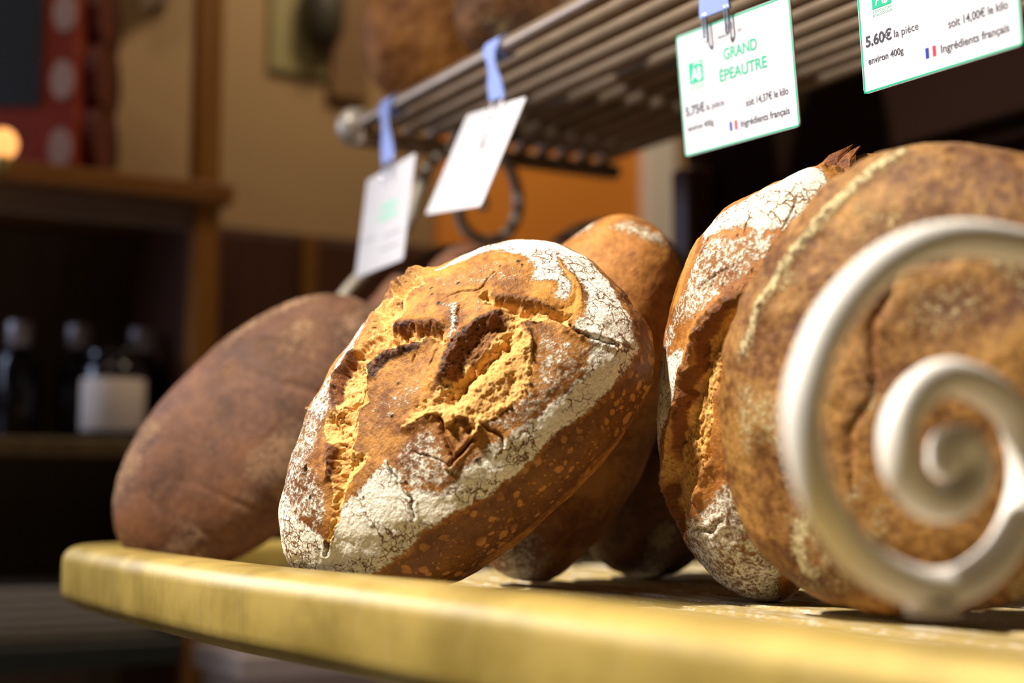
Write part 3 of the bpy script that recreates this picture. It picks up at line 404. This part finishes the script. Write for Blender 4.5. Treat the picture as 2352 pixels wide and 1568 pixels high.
M_white = plain('white_lacquer', (.80, .755, .69), .5, 0, .03, 25)
M_back = plain('dark_brown_panel', (.012, .005, .003), .8, 0, .3, 8, Specular_IOR_Level=.03)
M_dkrail = plain('dark_steel', (.035, .03, .035), .4, .5, .1)
M_fin = plain('pale_steel', (.55, .48, .40), .4, .3, .08)
rack = empty('bread_rack', (-.6, .3, .9), None, 'bread rack of gold tray, steel tube shelf and white scrolls under the loaves', 'rack')
def rk(o):
    o.parent = rack; o.matrix_parent_inverse = rack.matrix_world.inverted(); return o
bpy.context.view_layer.update()
SZ = .935
tray = empty('tray'); rk(tray)
bpy.context.view_layer.update()
def ptray(o): o.parent = tray; o.matrix_parent_inverse = tray.matrix_world.inverted(); return o
def sub(o, par):
    bpy.context.view_layer.update(); o.parent = par; o.matrix_parent_inverse = par.matrix_world.inverted(); return o
# rim: a rounded profile swept along the front edge and round the left corner
ctrl = [(-1.255, .93), (-1.255, .70), (-1.255, .45)] + [(-1.165+.09*math.cos(a), .36+.09*math.sin(a)) for a in np.linspace(math.pi, 1.5*math.pi, 7)] + [(-1.05, .268), (-.95, .268), (-.80, .272), (-.66, .284), (-.50, .293), (-.36, .293), (-.2, .293), (.12, .293)]
path = crom(ctrl, 8); T = np.gradient(path, axis=0); T /= np.linalg.norm(T, axis=1)[:, None]; NI = np.stack([-T[:, 1], T[:, 0]], 1)
prof = []
def arc(cx, cz, r, a0, a1, n=6): return [(cx+r*math.cos(a), cz+r*math.sin(a)) for a in np.linspace(math.radians(a0), math.radians(a1), n)]
prof = arc(.013, .944, .013, 180, 95)+arc(.034, .947, .010, 85, 0)+arc(.036, .918, .008, 0, -85)+arc(.014, .923, .014, -95, -180)
V = []; npf = len(prof)
for (px_, py_), (nx, ny) in zip(path, NI):
    for o_, z_ in prof: V.append((px_+nx*o_, py_+ny*o_, z_))
Fc = [(i*npf+k, i*npf+(k+1) % npf, (i+1)*npf+(k+1) % npf, (i+1)*npf+k) for i in range(len(path)-1) for k in range(npf)]
Fc += [tuple(range(npf)), tuple((len(path)-1)*npf+k for k in range(npf))[::-1]]
Fc = [q[::-1] for q in Fc]
ptray(mesh_obj('rim', V, Fc, M_gold))
for i in range(15):
    y0 = .338+i*.041
    x0 = -1.205 if y0 > .40 else -1.15
    ptray(MB().box((x0, y0, SZ-.012), (.12, y0+.032, SZ), .003).build('slat', M_slat, smooth=True, auto=35))
for xb in (-1.1, -.55, 0.05):
    ptray(MB().box((xb-.02, .32, SZ-.030), (xb+.02, .94, SZ-.0125), .002).build('bearer', M_gold))
# upper shelf of steel tubes
shelf = empty('upper_shelf'); rk(shelf)
RY, RZ, TR = .585, 1.374, .0065
for i in range(12):
    sub(MB().tube([(-1.305, RY+i*.0268, RZ), (-.6, RY+i*.0268, RZ), (.12, RY+i*.0268, RZ)], TR+.0004 if i else .0075, 16).build('shelf_tube', M_tube, smooth=True, auto=50), shelf)
for xb in (-1.305, -.66, .08):
    sub(MB().box((xb-.009, RY-.004, RZ-.022), (xb+.009, .900, RZ-.0066), .002).build('cross_bar', M_tube), shelf)
sub(MB().lathe([(0, -.002), (.011, 0), (.018, .007), (.0205, .016), (.018, .026), (.011, .033), (0, .035)], n=24).build('finial', M_fin, smooth=True), shelf)
fin = [o for o in bpy.data.objects if o.name == 'finial'][0]; fin.rotation_euler = (0, -math.pi/2, 0); fin.location = (-1.303, RY, RZ)
M_post = plain('brown_post', (.07, .026, .014), .45, 0, .2, 10)
for xp in (-1.222, .10):
    rk(MB().box((xp-.017, .925, SZ), (xp+.017, .962, 1.352), .004).build('post', M_post, smooth=True, auto=35))
rk(MB().box((-1.262, .965, .86), (.14, .985, 1.62), .002).build('back_panel', M_back))
rk(MB().box((-1.26, .950, 1.175), (.14, .9645, 1.187), .002).build('back_rail', M_dkrail))
# scrolls of white lacquered bar
def scroll(name, pts, r, mat, X, ends=True):
    P = crom([on_x(x, y, X) for x, y in pts], 14); rr = np.full(len(P), r)
    mb = MB().tube(P, rr, 18); 
    for e in (P[0], P[-1]): mb.lathe([(0, -r)]+[(r*math.cos(t), r*math.sin(t)) for t in np.linspace(-1.4, 1.4, 9)]+[(0, r)], e, 14)
    return rk(mb.build(name, mat, smooth=True))
XS = -.372
near = [(2700, 800), (2560, 660), (2380, 575), (2190, 548), (2040, 600), (1920, 720), (1855, 870), (1845, 1000), (1885, 1150), (1970, 1272), (2060, 1330), (2140, 1350), (2220, 1335), (2300, 1268), (2348, 1165), (2358, 1060), (2330, 960), (2265, 895), (2180, 866), (2110, 900), (2065, 980), (2070, 1075), (2115, 1140), (2170, 1155), (2220, 1125), (2238, 1070), (2215, 1020), (2178, 1025), (2172, 1060)]
scroll('scroll', near, .0070, M_white, XS)
far_ = [(770, 705), (815, 650), (880, 585), (935, 515), (958, 450), (985, 385), (1035, 345), (1100, 335), (1155, 365), (1185, 425), (1188, 490), (1160, 540), (1115, 553), (1072, 530), (1055, 485), (1072, 450), (1102, 450), (1110, 472)]
M_grey = plain('shaded_white_lacquer', (.50, .43, .34), .4, 0, .08, 25)  # white bar of the far scroll, greyed so the colour carries its shade
scroll('scroll', far_, .0062, M_grey, -1.285)
ft = on_x(2140, 1350, XS)
rk(MB().lathe([(0, 0), (.009, 0), (.009, ft[2]-.005-.957), (0, ft[2]-.005-.957)], (ft[0], ft[1], .957), 20).build('scroll_foot', M_white, smooth=True))
p0 = on_x(770, 705, -1.285); rk(MB().tube([(p0[0], p0[1], p0[2]), (p0[0], p0[1]-.012, p0[2]-.05), (p0[0], p0[1]-.014, SZ)], .0062, 14).build('scroll_foot', M_grey, smooth=True))
# ------------------------------------------------------------------ price tags and clips
def clear(name, c, rough, tr):
    t = NT(name); return t.out(c, rough, 0.0, None, Transmission_Weight=tr, IOR=1.45)
M_lgray = plain('pale_grey_ink', (.40, .39, .42), .5, 0, .05); M_card = plain('laminated_card', (.53, .515, .545), .4, 0, .015, 60, Coat_Weight=.12)
M_green = plain('green_ink', (.010, .36, .19), .4, 0, .05); M_black = plain('black_ink', (.035, .03, .045), .5, 0, .05)
M_lgreen = plain('pale_green_ink', (.25, .58, .42), .4, 0, .05); M_blue = plain('blue_ink', (.02, .03, .28), .4, 0, .05); M_red = plain('red_ink', (.72, .03, .06), .4, 0, .05)
M_grayink = plain('grey_ink', (.30, .30, .34), .5, 0, .05); M_wink = plain('white_ink', (.82, .82, .82), .5, 0, .02)
M_clip = plain('blue_plastic', (.20, .26, .55), .5, 0, .08, 40, Specular_IOR_Level=.15)
M_chrome = plain('chrome', (.75, .75, .78), .15, 1.0, .05)
def text(name, s, size, mat, par, x, z, width=None, bold=0.0):
    cu = bpy.data.curves.new('t', 'FONT'); cu.body = s; cu.size = size; cu.offset = bold; cu.extrude = .00006; ob = bpy.data.objects.new('t', cu); COL.objects.link(ob)
    dg = bpy.context.evaluated_depsgraph_get(); me = bpy.data.meshes.new_from_object(ob.evaluated_get(dg)); bpy.data.objects.remove(ob)
    n = len(me.vertices); co = np.zeros(n*3, np.float32); me.vertices.foreach_get('co', co); co = co.reshape(-1, 3); w0 = co[:, 0].max()-co[:, 0].min(); k = (width/w0) if width else 1
    out = np.stack([(co[:, 0]-co[:, 0].min())*k+x, -co[:, 2]-.00062, co[:, 1]+z], 1); me.vertices.foreach_set('co', out.astype(np.float32).ravel()); me.name = name
    me.materials.clear(); me.materials.append(mat); o = bpy.data.objects.new(name, me); COL.objects.link(o); o.parent = par; return o
def flat(name, rects, mat, par, y=-.0006):
    mb = MB()
    for x0, z0, x1, z1 in rects: mb.box((x0, y-.00008, z0), (x1, y+.00015, z1))
    return mb.build(name, mat, par)
def rotv(wv):
    wv = np.array(wv, float); t = np.linalg.norm(wv); k = wv/t; K = np.array([[0, -k[2], k[1]], [k[2], 0, -k[0]], [-k[1], k[0], 0]]); return np.eye(3)+math.sin(t)*K+(1-math.cos(t))*K@K
TW, TH = .112, .084
def card(label, c, R, s=1.0):
    root = empty('price_tag', c, R, label, 'price tag', 'price tags clipped to the shelf rail'); W_, H_ = TW*s, TH*s; r = .003; o = []
    for cx, cz, a0 in ((W_/2-r, H_/2-r, 0), (-W_/2+r, H_/2-r, 90), (-W_/2+r, -H_/2+r, 180), (W_/2-r, -H_/2+r, 270)):
        for k in range(4): a = math.radians(a0+k*30); o.append((cx+r*math.cos(a), cz+r*math.sin(a)))
    n = len(o); bow = lambda x, y: y+.0025*math.cos(x/W_*2.2)*0
    mesh_obj('card', [(x, -.0005, z) for x, z in o]+[(x, .0005, z) for x, z in o], [tuple(range(n))]+[tuple(range(n, 2*n))[::-1]]+[(i, i+n, (i+1) % n+n, (i+1) % n) for i in range(n)], M_card, root, False)
    return root
def border(root, mat, s=1.0, t=.0010):
    W_, H_ = TW*s/2-.0004, TH*s/2-.0004
    flat('border', [(-W_, H_-t, W_, H_), (-W_, -H_, W_, -H_+t), (-W_, -H_, -W_+t, H_), (W_-t, -H_, W_, H_)], mat, root)
U = lambda u: (u-.5)*TW
Vv = lambda v: (.5-v)*TH
def ab_logo(root):
    g = flat('organic_logo', [(U(.10), Vv(.425), U(.228), Vv(.255))], M_green, root)
    mb = MB()
    def stroke(a, b, w_=.0009):
        a = np.array(a); b = np.array(b); d = b-a; d /= np.linalg.norm(d); q = np.array([-d[1], d[0]])*w_/2; pts = [a-q, b-q, b+q, a+q]
        mb.add([(x, -.00072, z) for x, z in pts], [(0, 1, 2, 3)])
    cx = U(.125); bz = Vv(.405); stroke((cx, bz), (cx+.0028, bz+.0085)); stroke((cx+.0028, bz+.0085), (cx+.0056, bz)); stroke((cx+.0012, bz+.003), (cx+.0044, bz+.003))
    bx = cx+.0068; stroke((bx, bz), (bx, bz+.0085))
    for cz_, rr in ((bz+.0064, .0020), (bz+.0022, .0024)):
        P = [(bx+rr*math.cos(a), cz_+rr*math.sin(a)) for a in np.linspace(-math.pi/2, math.pi/2, 8)]
        for i in range(7): stroke(P[i], P[i+1])
    P = [(cx+.006+.0045*math.cos(a), bz+.0095+.002*math.sin(a)) for a in np.linspace(.3, 2.6, 8)]
    for i in range(7): stroke(P[i], P[i+1], .0007)
    mb.build('logo_mark', M_wink, g)
    text('logo_text', 'AGRICULTURE', .0021, M_lgreen, root, U(.10), Vv(.452), U(.228)-U(.10)); text('logo_text', 'BIOLOGIQUE', .0021, M_lgreen, root, U(.10), Vv(.478), U(.228)-U(.10))
def tag_text(root, price, kilo, title):
    border(root, M_green); ab_logo(root)
    for s, u0, u1, v in title: text('title', s, .0105, M_green, root, U(u0), Vv(v), U(u1)-U(u0), .00018)
    text('price_text', price, .0088, M_black, root, U(.038), Vv(.672), U(.216)-U(.038), .00022)
    text('unit_text', 'la pi\u00e8ce', .0064, M_black, root, U(.232), Vv(.672), U(.392)-U(.232))
    text('weight_text', 'environ 400g', .0056, M_black, root, U(.048), Vv(.80), U(.285)-U(.048), .00005)
    text('kilo_text', kilo, .0068, M_black, root, U(.578), Vv(.735), U(.93)-U(.578), .00006); text('origin_text', 'Ingr\u00e9dients fran\u00e7ais', .0064, M_black, root, U(.522), Vv(.882), U(.928)-U(.522), .00006)
    f = flat('flag', [(U(.425), Vv(.888), U(.445), Vv(.818))], M_blue, root); flat('flag', [(U(.47), Vv(.888), U(.49), Vv(.818))], M_red, root)
    text('shop_mark', 'M', .0062, M_black, root, U(.475), Vv(.10), None, .0002); text('shop_name', 'MAISON', .0028, M_black, root, U(.385), Vv(.145), U(.475)-U(.385)); text('shop_name', 'OT', .0028, M_black, root, U(.56), Vv(.145)); text('shop_name', '&', .0028, M_black, root, U(.492), Vv(.18))
def clip(label, c, R, top, dx, s=1.0):
    """c,R: the tag's pose; the clip runs from the rail down to just past the tag's top edge"""
    R = np.asarray(R); g = np.asarray(c)+R@np.array([dx, -.001, TH*s/2]); railp = np.array([top, RY, RZ])
    root = empty('tag_clip', railp, None, label, 'clip', 'blue clips on the shelf rail')
    mb = MB(); ang = np.linspace(-2.5, 2.5, 18); wd = .0125
    v = []; 
    for rr in (.0082, .0100):
        for xx in (-wd, wd):
            for a in ang: v.append((xx, -rr*math.cos(a), rr*math.sin(a)))
    n = len(ang); f = []
    for i in range(n-1): f += [(i, i+1, n+i+1, n+i), (2*n+i, 3*n+i, 3*n+i+1, 2*n+i+1), (i, 2*n+i, 2*n+i+1, i+1), (n+i, n+i+1, 3*n+i+1, 3*n+i)]
    f += [(0, n, 3*n, 2*n), (n-1, 3*n-1, 4*n-1, 2*n-1)]
    mb.add(v, f); mb.build('collar', M_clip, root, True, 40)
    e = g-railp; st = np.array([0, -.0098, -.002]); L_ = e+np.array([0, -.0022, .004]); v = []; K = 12
    for i in range(K+1):
        t = i/K; p = st*(1-t)+L_*t; hw = .0120-.0055*math.sin(math.pi*min(1, t*1.6))+.003*sst(np.array([t]), .55, 1)[0]
        xdir = np.array([1, 0, 0])*(1-t)+R[:, 0]*t
        for sx, sy in ((-1, 0), (1, 0), (1, 1), (-1, 1)): v.append(p+xdir*hw*sx+np.array([0, -.0018, 0])*(1-sy))
    f = [(i*4+k, i*4+(k+1) % 4, i*4+4+(k+1) % 4, i*4+4+k) for i in range(K) for k in range(4)]+[(3, 2, 1, 0), (K*4, K*4+1, K*4+2, K*4+3)]
    MB().add(v, f).build('strap', M_clip, root, True, 40)
    for sx in (-1, 1):
        a = e+R@np.array([sx*.0125, -.0028, .0075]); b_ = e+R@np.array([sx*.0125, -.0030, -.010]); c_ = e+R@np.array([sx*.0095, -.0030, -.012]); d_ = e+R@np.array([sx*.0095, -.0028, .0075])
        MB().tube(crom([a, a*.4+b_*.6, b_, c_, d_*.4+c_*.6, d_], 5), .0009, 8).build('prong', M_chrome, root, True)
    return root
R1 = rotv((.1064, .027, .0406)); c1 = np.array([-.7156, .5888, 1.2707])
t1 = card('white price tag reading GRAND EPEAUTRE in green capitals', c1, R1); tag_text(t1, '5,75\u20ac', 'soit 14,37\u20ac le kilo', [('GRAND', .42, .71, .322), ('\u00c9PEAUTRE', .371, .778, .482)])
c2 = np.array(at(2146, -4, .80)); R2 = rotv((.06, -.0, .05))
t2 = card('white price tag reading 5,60 at the top right of the photo', c2, R2); tag_text(t2, '5,60\u20ac', 'soit 14,00\u20ac le kilo', [])
R3 = rotv((-.3556, .147, -.0945)); c3 = np.array([-1.0239, .5616, 1.2777]); t3 = card('white price tag with one dark mark, swung forward in front of the far scroll', c3, R3, 1.15)
flat('print', [(.004, .012, .009, .024), (.007, .006, .013, .013)], M_black, t3); flat('print', [(-.05, -.022, -.012, -.0205), (.01, -.022, .052, -.0205), (-.05, -.034, -.02, -.0325), (.005, -.034, .05, -.0325)], M_lgray, t3)
R4 = rotv((-.1124, .0129, -.0912)); c4 = np.array([-1.173, .5496, 1.251]); t4 = card('leftmost white price tag on the rail, beside the finial', c4, R4, 1.15)
flat('print', [(-.012, .008, .03, .013), (-.016, -.002, .034, .003)], M_lgreen, t4); flat('print', [(-.055, -.016, -.02, -.014), (.006, -.02, .05, -.018), (.0, -.032, .05, -.030)], M_grayink, t4)
clip('blue clip holding the GRAND EPEAUTRE tag', c1, R1, c1[0]-.010, -.010)
clip('blue clip holding the 5,60 tag', c2, R2, c2[0]-.004, -.004)
clip('blue clip holding the tag that swings forward', c3, R3, on_y(1150, 108, RY)[0], .012, 1.15)
clip('blue clip next to the finial, holding the leftmost tag', c4, R4, on_y(905, 245, RY)[0], .004, 1.15)
# ------------------------------------------------------------------ the room behind
M_tan = plain('tan_wall_paint', (.38, .24, .11), .7, 0, .08, 3)
M_tile = plain('floor_tiles', (.46, .44, .45), .5, 0, .1, 4)
M_amber = wood('amber_wood', (.21, .075, .007), (.30, .12, .014)); M_amberh = wood('amber_wood_level', (.15, .052, .004), (.24, .09, .010), 1)
M_redwood = wood('red_brown_wood', (.05, .014, .006), (.085, .025, .010)); M_dkwood = wood('dark_interior_wood', (.075, .040, .010), (.12, .065, .016))
M_orange = plain('orange_paint', (.86, .30, .035), .6, 0, .05, 5)
XW = -2.1
tag(MB().box((-2.25, -1.5, 0), (XW, 2.6, 2.7)).build('wall_back', M_tan), kind='structure')
tag(MB().box((-2.25, 1.9, 0), (2.5, 2.05, 2.7)).build('wall_right', M_tan), kind='structure')
tag(MB().box((-2.25, -1.5, -.1), (2.5, 2.05, 0)).build('floor', M_tile), kind='structure')
pa, pb = on_x(1000, 300, XW), on_x(1560, 640, XW)
w0, w1 = on_x(1462, 430, XW), on_x(1535, 430, XW)
tag(MB().box((XW+.0005, pa[1], .9), (XW+.012, w0[1]-.001, pa[2]+.05), .002).build('wall_panel', M_orange), 'flat orange panel on the wall seen under the shelf', 'panel')
tag(MB().box((XW+.001, w0[1], .001), (XW+.03, w1[1], 2.3), .004).build('trim_1', plain('white_trim_paint', (.88, .82, .76), .5, 0, .03)), kind='structure')
wf = MB()
for a_, b_ in (((-.55, 1.12), (-.51, 1.78)), ((.07, 1.12), (.11, 1.78)), ((-.55, 1.12), (.11, 1.16)), ((-.55, 1.74), (.11, 1.78)), ((-.232, 1.16), (-.208, 1.74))): wf.box((XW+.001, a_[0], a_[1]), (XW+.05, b_[0], b_[1]), .003)
tag(wf.build('added_window_1', plain('added_frame_paint', (.6, .58, .55), .5)), kind='structure')  # unseen frame, added to go with the assumed cool light
# shelf unit
XF = -1.78
su = empty('shelf_unit', (XF, .3, 0), None, 'amber wooden shelf unit at the left with bottles and a red box', 'shelf unit')
def sx(o): bpy.context.view_layer.update(); o.parent = su; o.matrix_parent_inverse = su.matrix_world.inverted(); return o
ya, yb = on_x(442, 700, XF)[1], on_x(502, 700, XF)[1]
ztop = on_x(250, 395, XF)[2]; zb = on_x(200, 1005, XF)[2]; zs = on_x(200, 1478, XF)[2]
sx(MB().box((XF-.03, ya, .001), (XF, yb, 2.3), .003).build('upright', M_amber))
sx(MB().box((XW+.002, .14, ztop-.026), (XF+.012, yb+.015, ztop), .003).build('shelf_board', M_amberh))
sx(MB().box((XF-.02, .14, ztop-.062), (XF-.006, ya-.0, ztop-.0265), .002).build('price_rail', plain('dull_metal', (.16, .105, .075), .5, .2)))
sx(MB().box((XW+.002, .14, zb-.022), (XF, ya, zb), .003).build('shelf_board', M_dkwood)); sx(MB().box((XW+.002, .14, zs-.03), (XF, ya, zs), .003).build('shelf_board', plain('dark_green_board', (.012, .016, .008), .5)))
sx(MB().box((XW+.001, .14, .3), (XW+.012, ya, ztop-.028)).build('back_panel', M_dkwood))
sx(MB().box((XW+.012, ya+.002, .02), (XF-.032, yb-.002, ztop-.03)).build('side_panel', M_redwood))
M_glassd = plain('dark_glass', (.012, .008, .012), .12, 0, .1); M_cap = plain('grey_cap', (.40, .35, .36), .4, .2); M_lab = plain('paper_label', (.78, .66, .58), .6, 0, .04)
def bottle(px_, label, lab=False, X=XF-.125, hh=.150, rr=.027):
    b0 = on_x(px_, 900, X); root = empty('bottle', (X, b0[1], zb+.0004), None, label, 'bottle', 'dark bottles on the lower shelf')
    MB().lathe([(0, 0), (rr*.9, .0), (rr, .004), (rr, hh*.62), (rr*.85, hh*.72), (rr*.5, hh*.79), (rr*.45, hh*.86), (0, hh*.86)], n=24).build('body', M_glassd, root, True)
    MB().lathe([(rr*.46, hh*.80), (rr*.56, hh*.81), (rr*.58, hh), (rr*.5, hh*1.02), (0, hh*1.02)], n=20).build('cap', M_cap, root, True)
    if lab: MB().lathe([(rr+.0004, hh*.10), (rr+.0008, hh*.11), (rr+.0008, hh*.50), (rr+.0004, hh*.51)], n=24).build('label', M_lab, root, True)
bottle(40, 'dark capped bottle at the left edge of the photo'); bottle(178, 'dark capped bottle second from the left, beside the pale labelled jar'); bottle(322, 'dark capped bottle behind the pale labelled jar, next to the upright')
jb = on_x(272, 900, XF-.03); jr = empty('jar', (XF-.043, jb[1]-.003, zb+.0004), None, 'squat dark jar with a wide pale label between the bottles', 'jar')
MB().lathe([(0, 0), (.037, 0), (.039, .004), (.039, .088), (.034, .096), (.030, .098), (0, .098)], n=28).build('body', M_glassd, jr, True)
MB().lathe([(.0393, .010), (.0400, .011), (.0400, .075), (.0393, .076)], n=28).build('label', M_lab, jr, True)
MB().lathe([(.033, .096), (.035, .098), (.035, .110), (.033, .112), (0, .112)], n=24).build('lid', M_glassd, jr, True)
# red box with scalloped white trim
M_redtin = plain('red_tin', (.26, .028, .010), .45, 0, .2, 20); M_dkred = plain('shaded_red_side', (.09, .008, .004), .5); M_navy = plain('black_panel', (.018, .02, .024), .5); M_scal = plain('pale_trim', (.42, .26, .22), .6)  # the darker red puts the shade of the box's side into its colour
bx_ = on_x(20, 390, XF-.10); aR = math.radians(-33)
rbx = empty('gift_box', (XF-.11, bx_[1]+.005, ztop+.0006), np.array([[math.cos(aR), -math.sin(aR), 0], [math.sin(aR), math.cos(aR), 0], [0, 0, 1]]), 'red box with black front and scalloped pale trim on the top shelf', 'box')
MB().box((-.11, -.15, 0), (.05, .10, .34), .004).build('body', M_redtin, rbx)
MB().box((.05, -.13, .082), (.053, .055, .32), .001).build('front_panel', M_navy, rbx)
for k in range(4):
    mb = MB(); z = .028+k*.088; n = 14; v = [(.0535, .083+.015*math.cos(2*math.pi*i/n), z+.026*math.sin(2*math.pi*i/n)) for i in range(n)]; v2 = [(.050, y, zz) for _, y, zz in v]
    mb.add(v+v2, [tuple(range(n)), tuple(range(n, 2*n))[::-1]]+[(i, i+n, (i+1) % n+n, (i+1) % n) for i in range(n)]).build('trim', M_scal, rbx)
for k in range(4):
    mb = MB(); z = .052+k*.085; n = 16; v = [(-.02+.05*math.cos(2*math.pi*i/n), .1005, z+.05*math.sin(2*math.pi*i/n)) for i in range(n)]; v2 = [(x, .118, zz) for x, _, zz in v]
    mb.add(v+v2, [tuple(range(n)), tuple(range(n, 2*n))[::-1]]+[(i, (i+1) % n, (i+1) % n+n, i+n) for i in range(n)]).build('ruffle', M_dkred, rbx)
n = 18; v = [(.0542, -.085+.03*math.cos(2*math.pi*i/n), .20+.045*math.sin(2*math.pi*i/n)) for i in range(n)]
MB().add(v+[(.052, y, z) for _, y, z in v], [tuple(range(n)), tuple(range(n, 2*n))[::-1]]+[(i, i+n, (i+1) % n+n, (i+1) % n) for i in range(n)]).build('picture', plain('beige_print', (.45, .30, .2), .5), rbx)
# amber glow at the left edge: a highlight built as an emissive ball
lp = at(8, 330, 1.62); lr = empty('glint', lp, None, 'small amber ball glowing in place of a highlight at the left edge of the photo', 'glint')
t = NT('amber_glow'); M_glow = t.out((.8, .4, .12), .3, 0.0, None, Emission_Color=(1.0, .42, .12), Emission_Strength=1.6)
MB().lathe([(0, -.016)]+[(.016*math.cos(a), .018*math.sin(a)) for a in np.linspace(-1.35, 1.35, 11)]+[(0, .018)], n=22).build('glow_ball', M_glow, lr, True)
MB().lathe([(0, -.030), (.010, -.030), (.011, -.016), (.006, -.014), (0, -.014)], n=18).build('ball_cup', M_gold, lr, True)
MB().tube([(0, 0, -.03), (0, -.02, -.06), (0, -.12, -.08), (0, -.35, -.08)], .003, 8).build('arm', M_gold, lr, True)
# things on the wall
o1 = on_x(352, -10, XW+.03); hang = empty('wooden_peel', o1, None, 'dark wooden tapered tool hanging on the wall above the shelf', 'kitchen tool')
MB().add([(0, -.03, .28), (0, .055, .28), (0, .045, .02), (0, -.022, -.035), (.014, -.03, .28), (.014, .055, .28), (.014, .045, .02), (.014, -.022, -.035)], [(0, 1, 2, 3), (7, 6, 5, 4), (0, 4, 5, 1), (1, 5, 6, 2), (2, 6, 7, 3), (3, 7, 4, 0)]).build('blade', wood('peel_wood', (.10, .05, .01), (.14, .07, .016)), hang); MB().tube([(.007, .012, .27), (.007, .012, .55)], .012, 12).build('handle', M_dkwood, hang, True)
o2 = on_x(690, 80, XW); wl = empty('wall_ornament', (XW, o2[1], o2[2]), None, 'pale green plaque with a dark knob hanging on the tan wall', 'wall ornament')
MB().box((.001, -.055, -.07), (.012, .045, .16), .003).build('plaque', plain('pale_green_paint', (.30, .25, .10), .6), wl)
MB().lathe([(0, -.05), (.022, -.045), (.034, -.02), (.034, .03), (.022, .07), (.010, .10), (0, .11)], (.04, .022, .02), 22).build('knob', plain('dark_iron', (.045, .035, .02), .5), wl, True)
MB().box((.001, .046, -.10), (.02, .115, .3), .003).build('backing_board', plain('brown_board', (.20, .10, .03), .6), wl)
# red-brown cupboard beside the unit, with an amber stile
XC = -1.86; c0 = on_x(508, 520, XC); c9 = on_x(900, 700, XC)
cu_ = empty('cupboard', (XC, c0[1], 0), None, 'dark red-brown cupboard between the shelf unit and the bread rack', 'cupboard')
H0 = c0[2]+.004; yb2 = yb+.022; ww = 1.25-yb2
def cb_(o): bpy.context.view_layer.update(); o.parent = cu_; o.matrix_parent_inverse = cu_.matrix_world.inverted(); return o
cb_(MB().box((XW+.014, yb2, .001), (XC-.014, 1.25, H0), .003).build('carcass', M_redwood)); s0, s1 = on_x(690, 600, XC)[1], on_x(728, 600, XC)[1]
cb_(MB().box((XC-.013, yb2, .02), (XC, s0-.001, H0-.01), .003).build('door', M_redwood)); cb_(MB().box((XC-.013, s1+.001, .02), (XC, 1.25, H0-.01), .003).build('door', M_redwood))
cb_(MB().box((XC-.013, s0, .001), (XC+.006, s1, H0-.004), .002).build('stile', wood('stile_wood', (.16, .06, .008), (.22, .09, .012))))
# pale stack on the lowest shelf in view, pale counter below
M_paper = plain('pale_paper', (.52, .47, .42), .7, 0, .06)
sy0, sy1 = on_x(-60, 1400, XF-.04)[1], ya-.006; zz0 = on_x(200, 1476, XF-.04)[2]; zz1 = on_x(200, 1345, XF-.04)[2]; hgt = (zz1-zs)/6
for k in range(6):
    names = ['bottom', 'second from the bottom', 'third from the bottom', 'fourth from the bottom', 'fifth from the bottom', 'topmost']
    root = empty('tray', (XF-.14, (sy0+sy1)/2, zs+k*hgt), None, 'pale flat tray on the low shelf, %s of its stack' % names[k], 'tray', 'pale trays stacked on the low shelf')
    hw = (sy1-sy0)/2-.004*(k % 2)
    MB().box((-.12, -hw, .0005), (.11, hw, hgt*.45), .001).build('base', M_paper, root); MB().box((.1, -hw, hgt*.46), (.112, hw, hgt-.0008), .001).build('lip', M_paper, root)
    MB().box((-.12, -hw, hgt*.46), (-.108, hw, hgt-.0008), .001).build('lip', M_paper, root)
q0 = on_x(560, 1500, -1.62); ct = empty('counter', (-1.62, q0[1], 0), None, 'low pale pinkish counter below the bread tray', 'counter')
def ctp(o): bpy.context.view_layer.update(); o.parent = ct; o.matrix_parent_inverse = ct.matrix_world.inverted(); return o
ctp(MB().box((-1.77, q0[1], .001), (-1.62, q0[1]+.5, q0[2]-.03), .003).build('body', plain('pale_front', (.50, .40, .36), .6))); ctp(MB().box((-1.777, q0[1]-.012, q0[2]-.03), (-1.605, q0[1]+.51, q0[2]), .004).build('top', plain('pale_top', (.52, .42, .40), .5)))
bpy.context.view_layer.update()
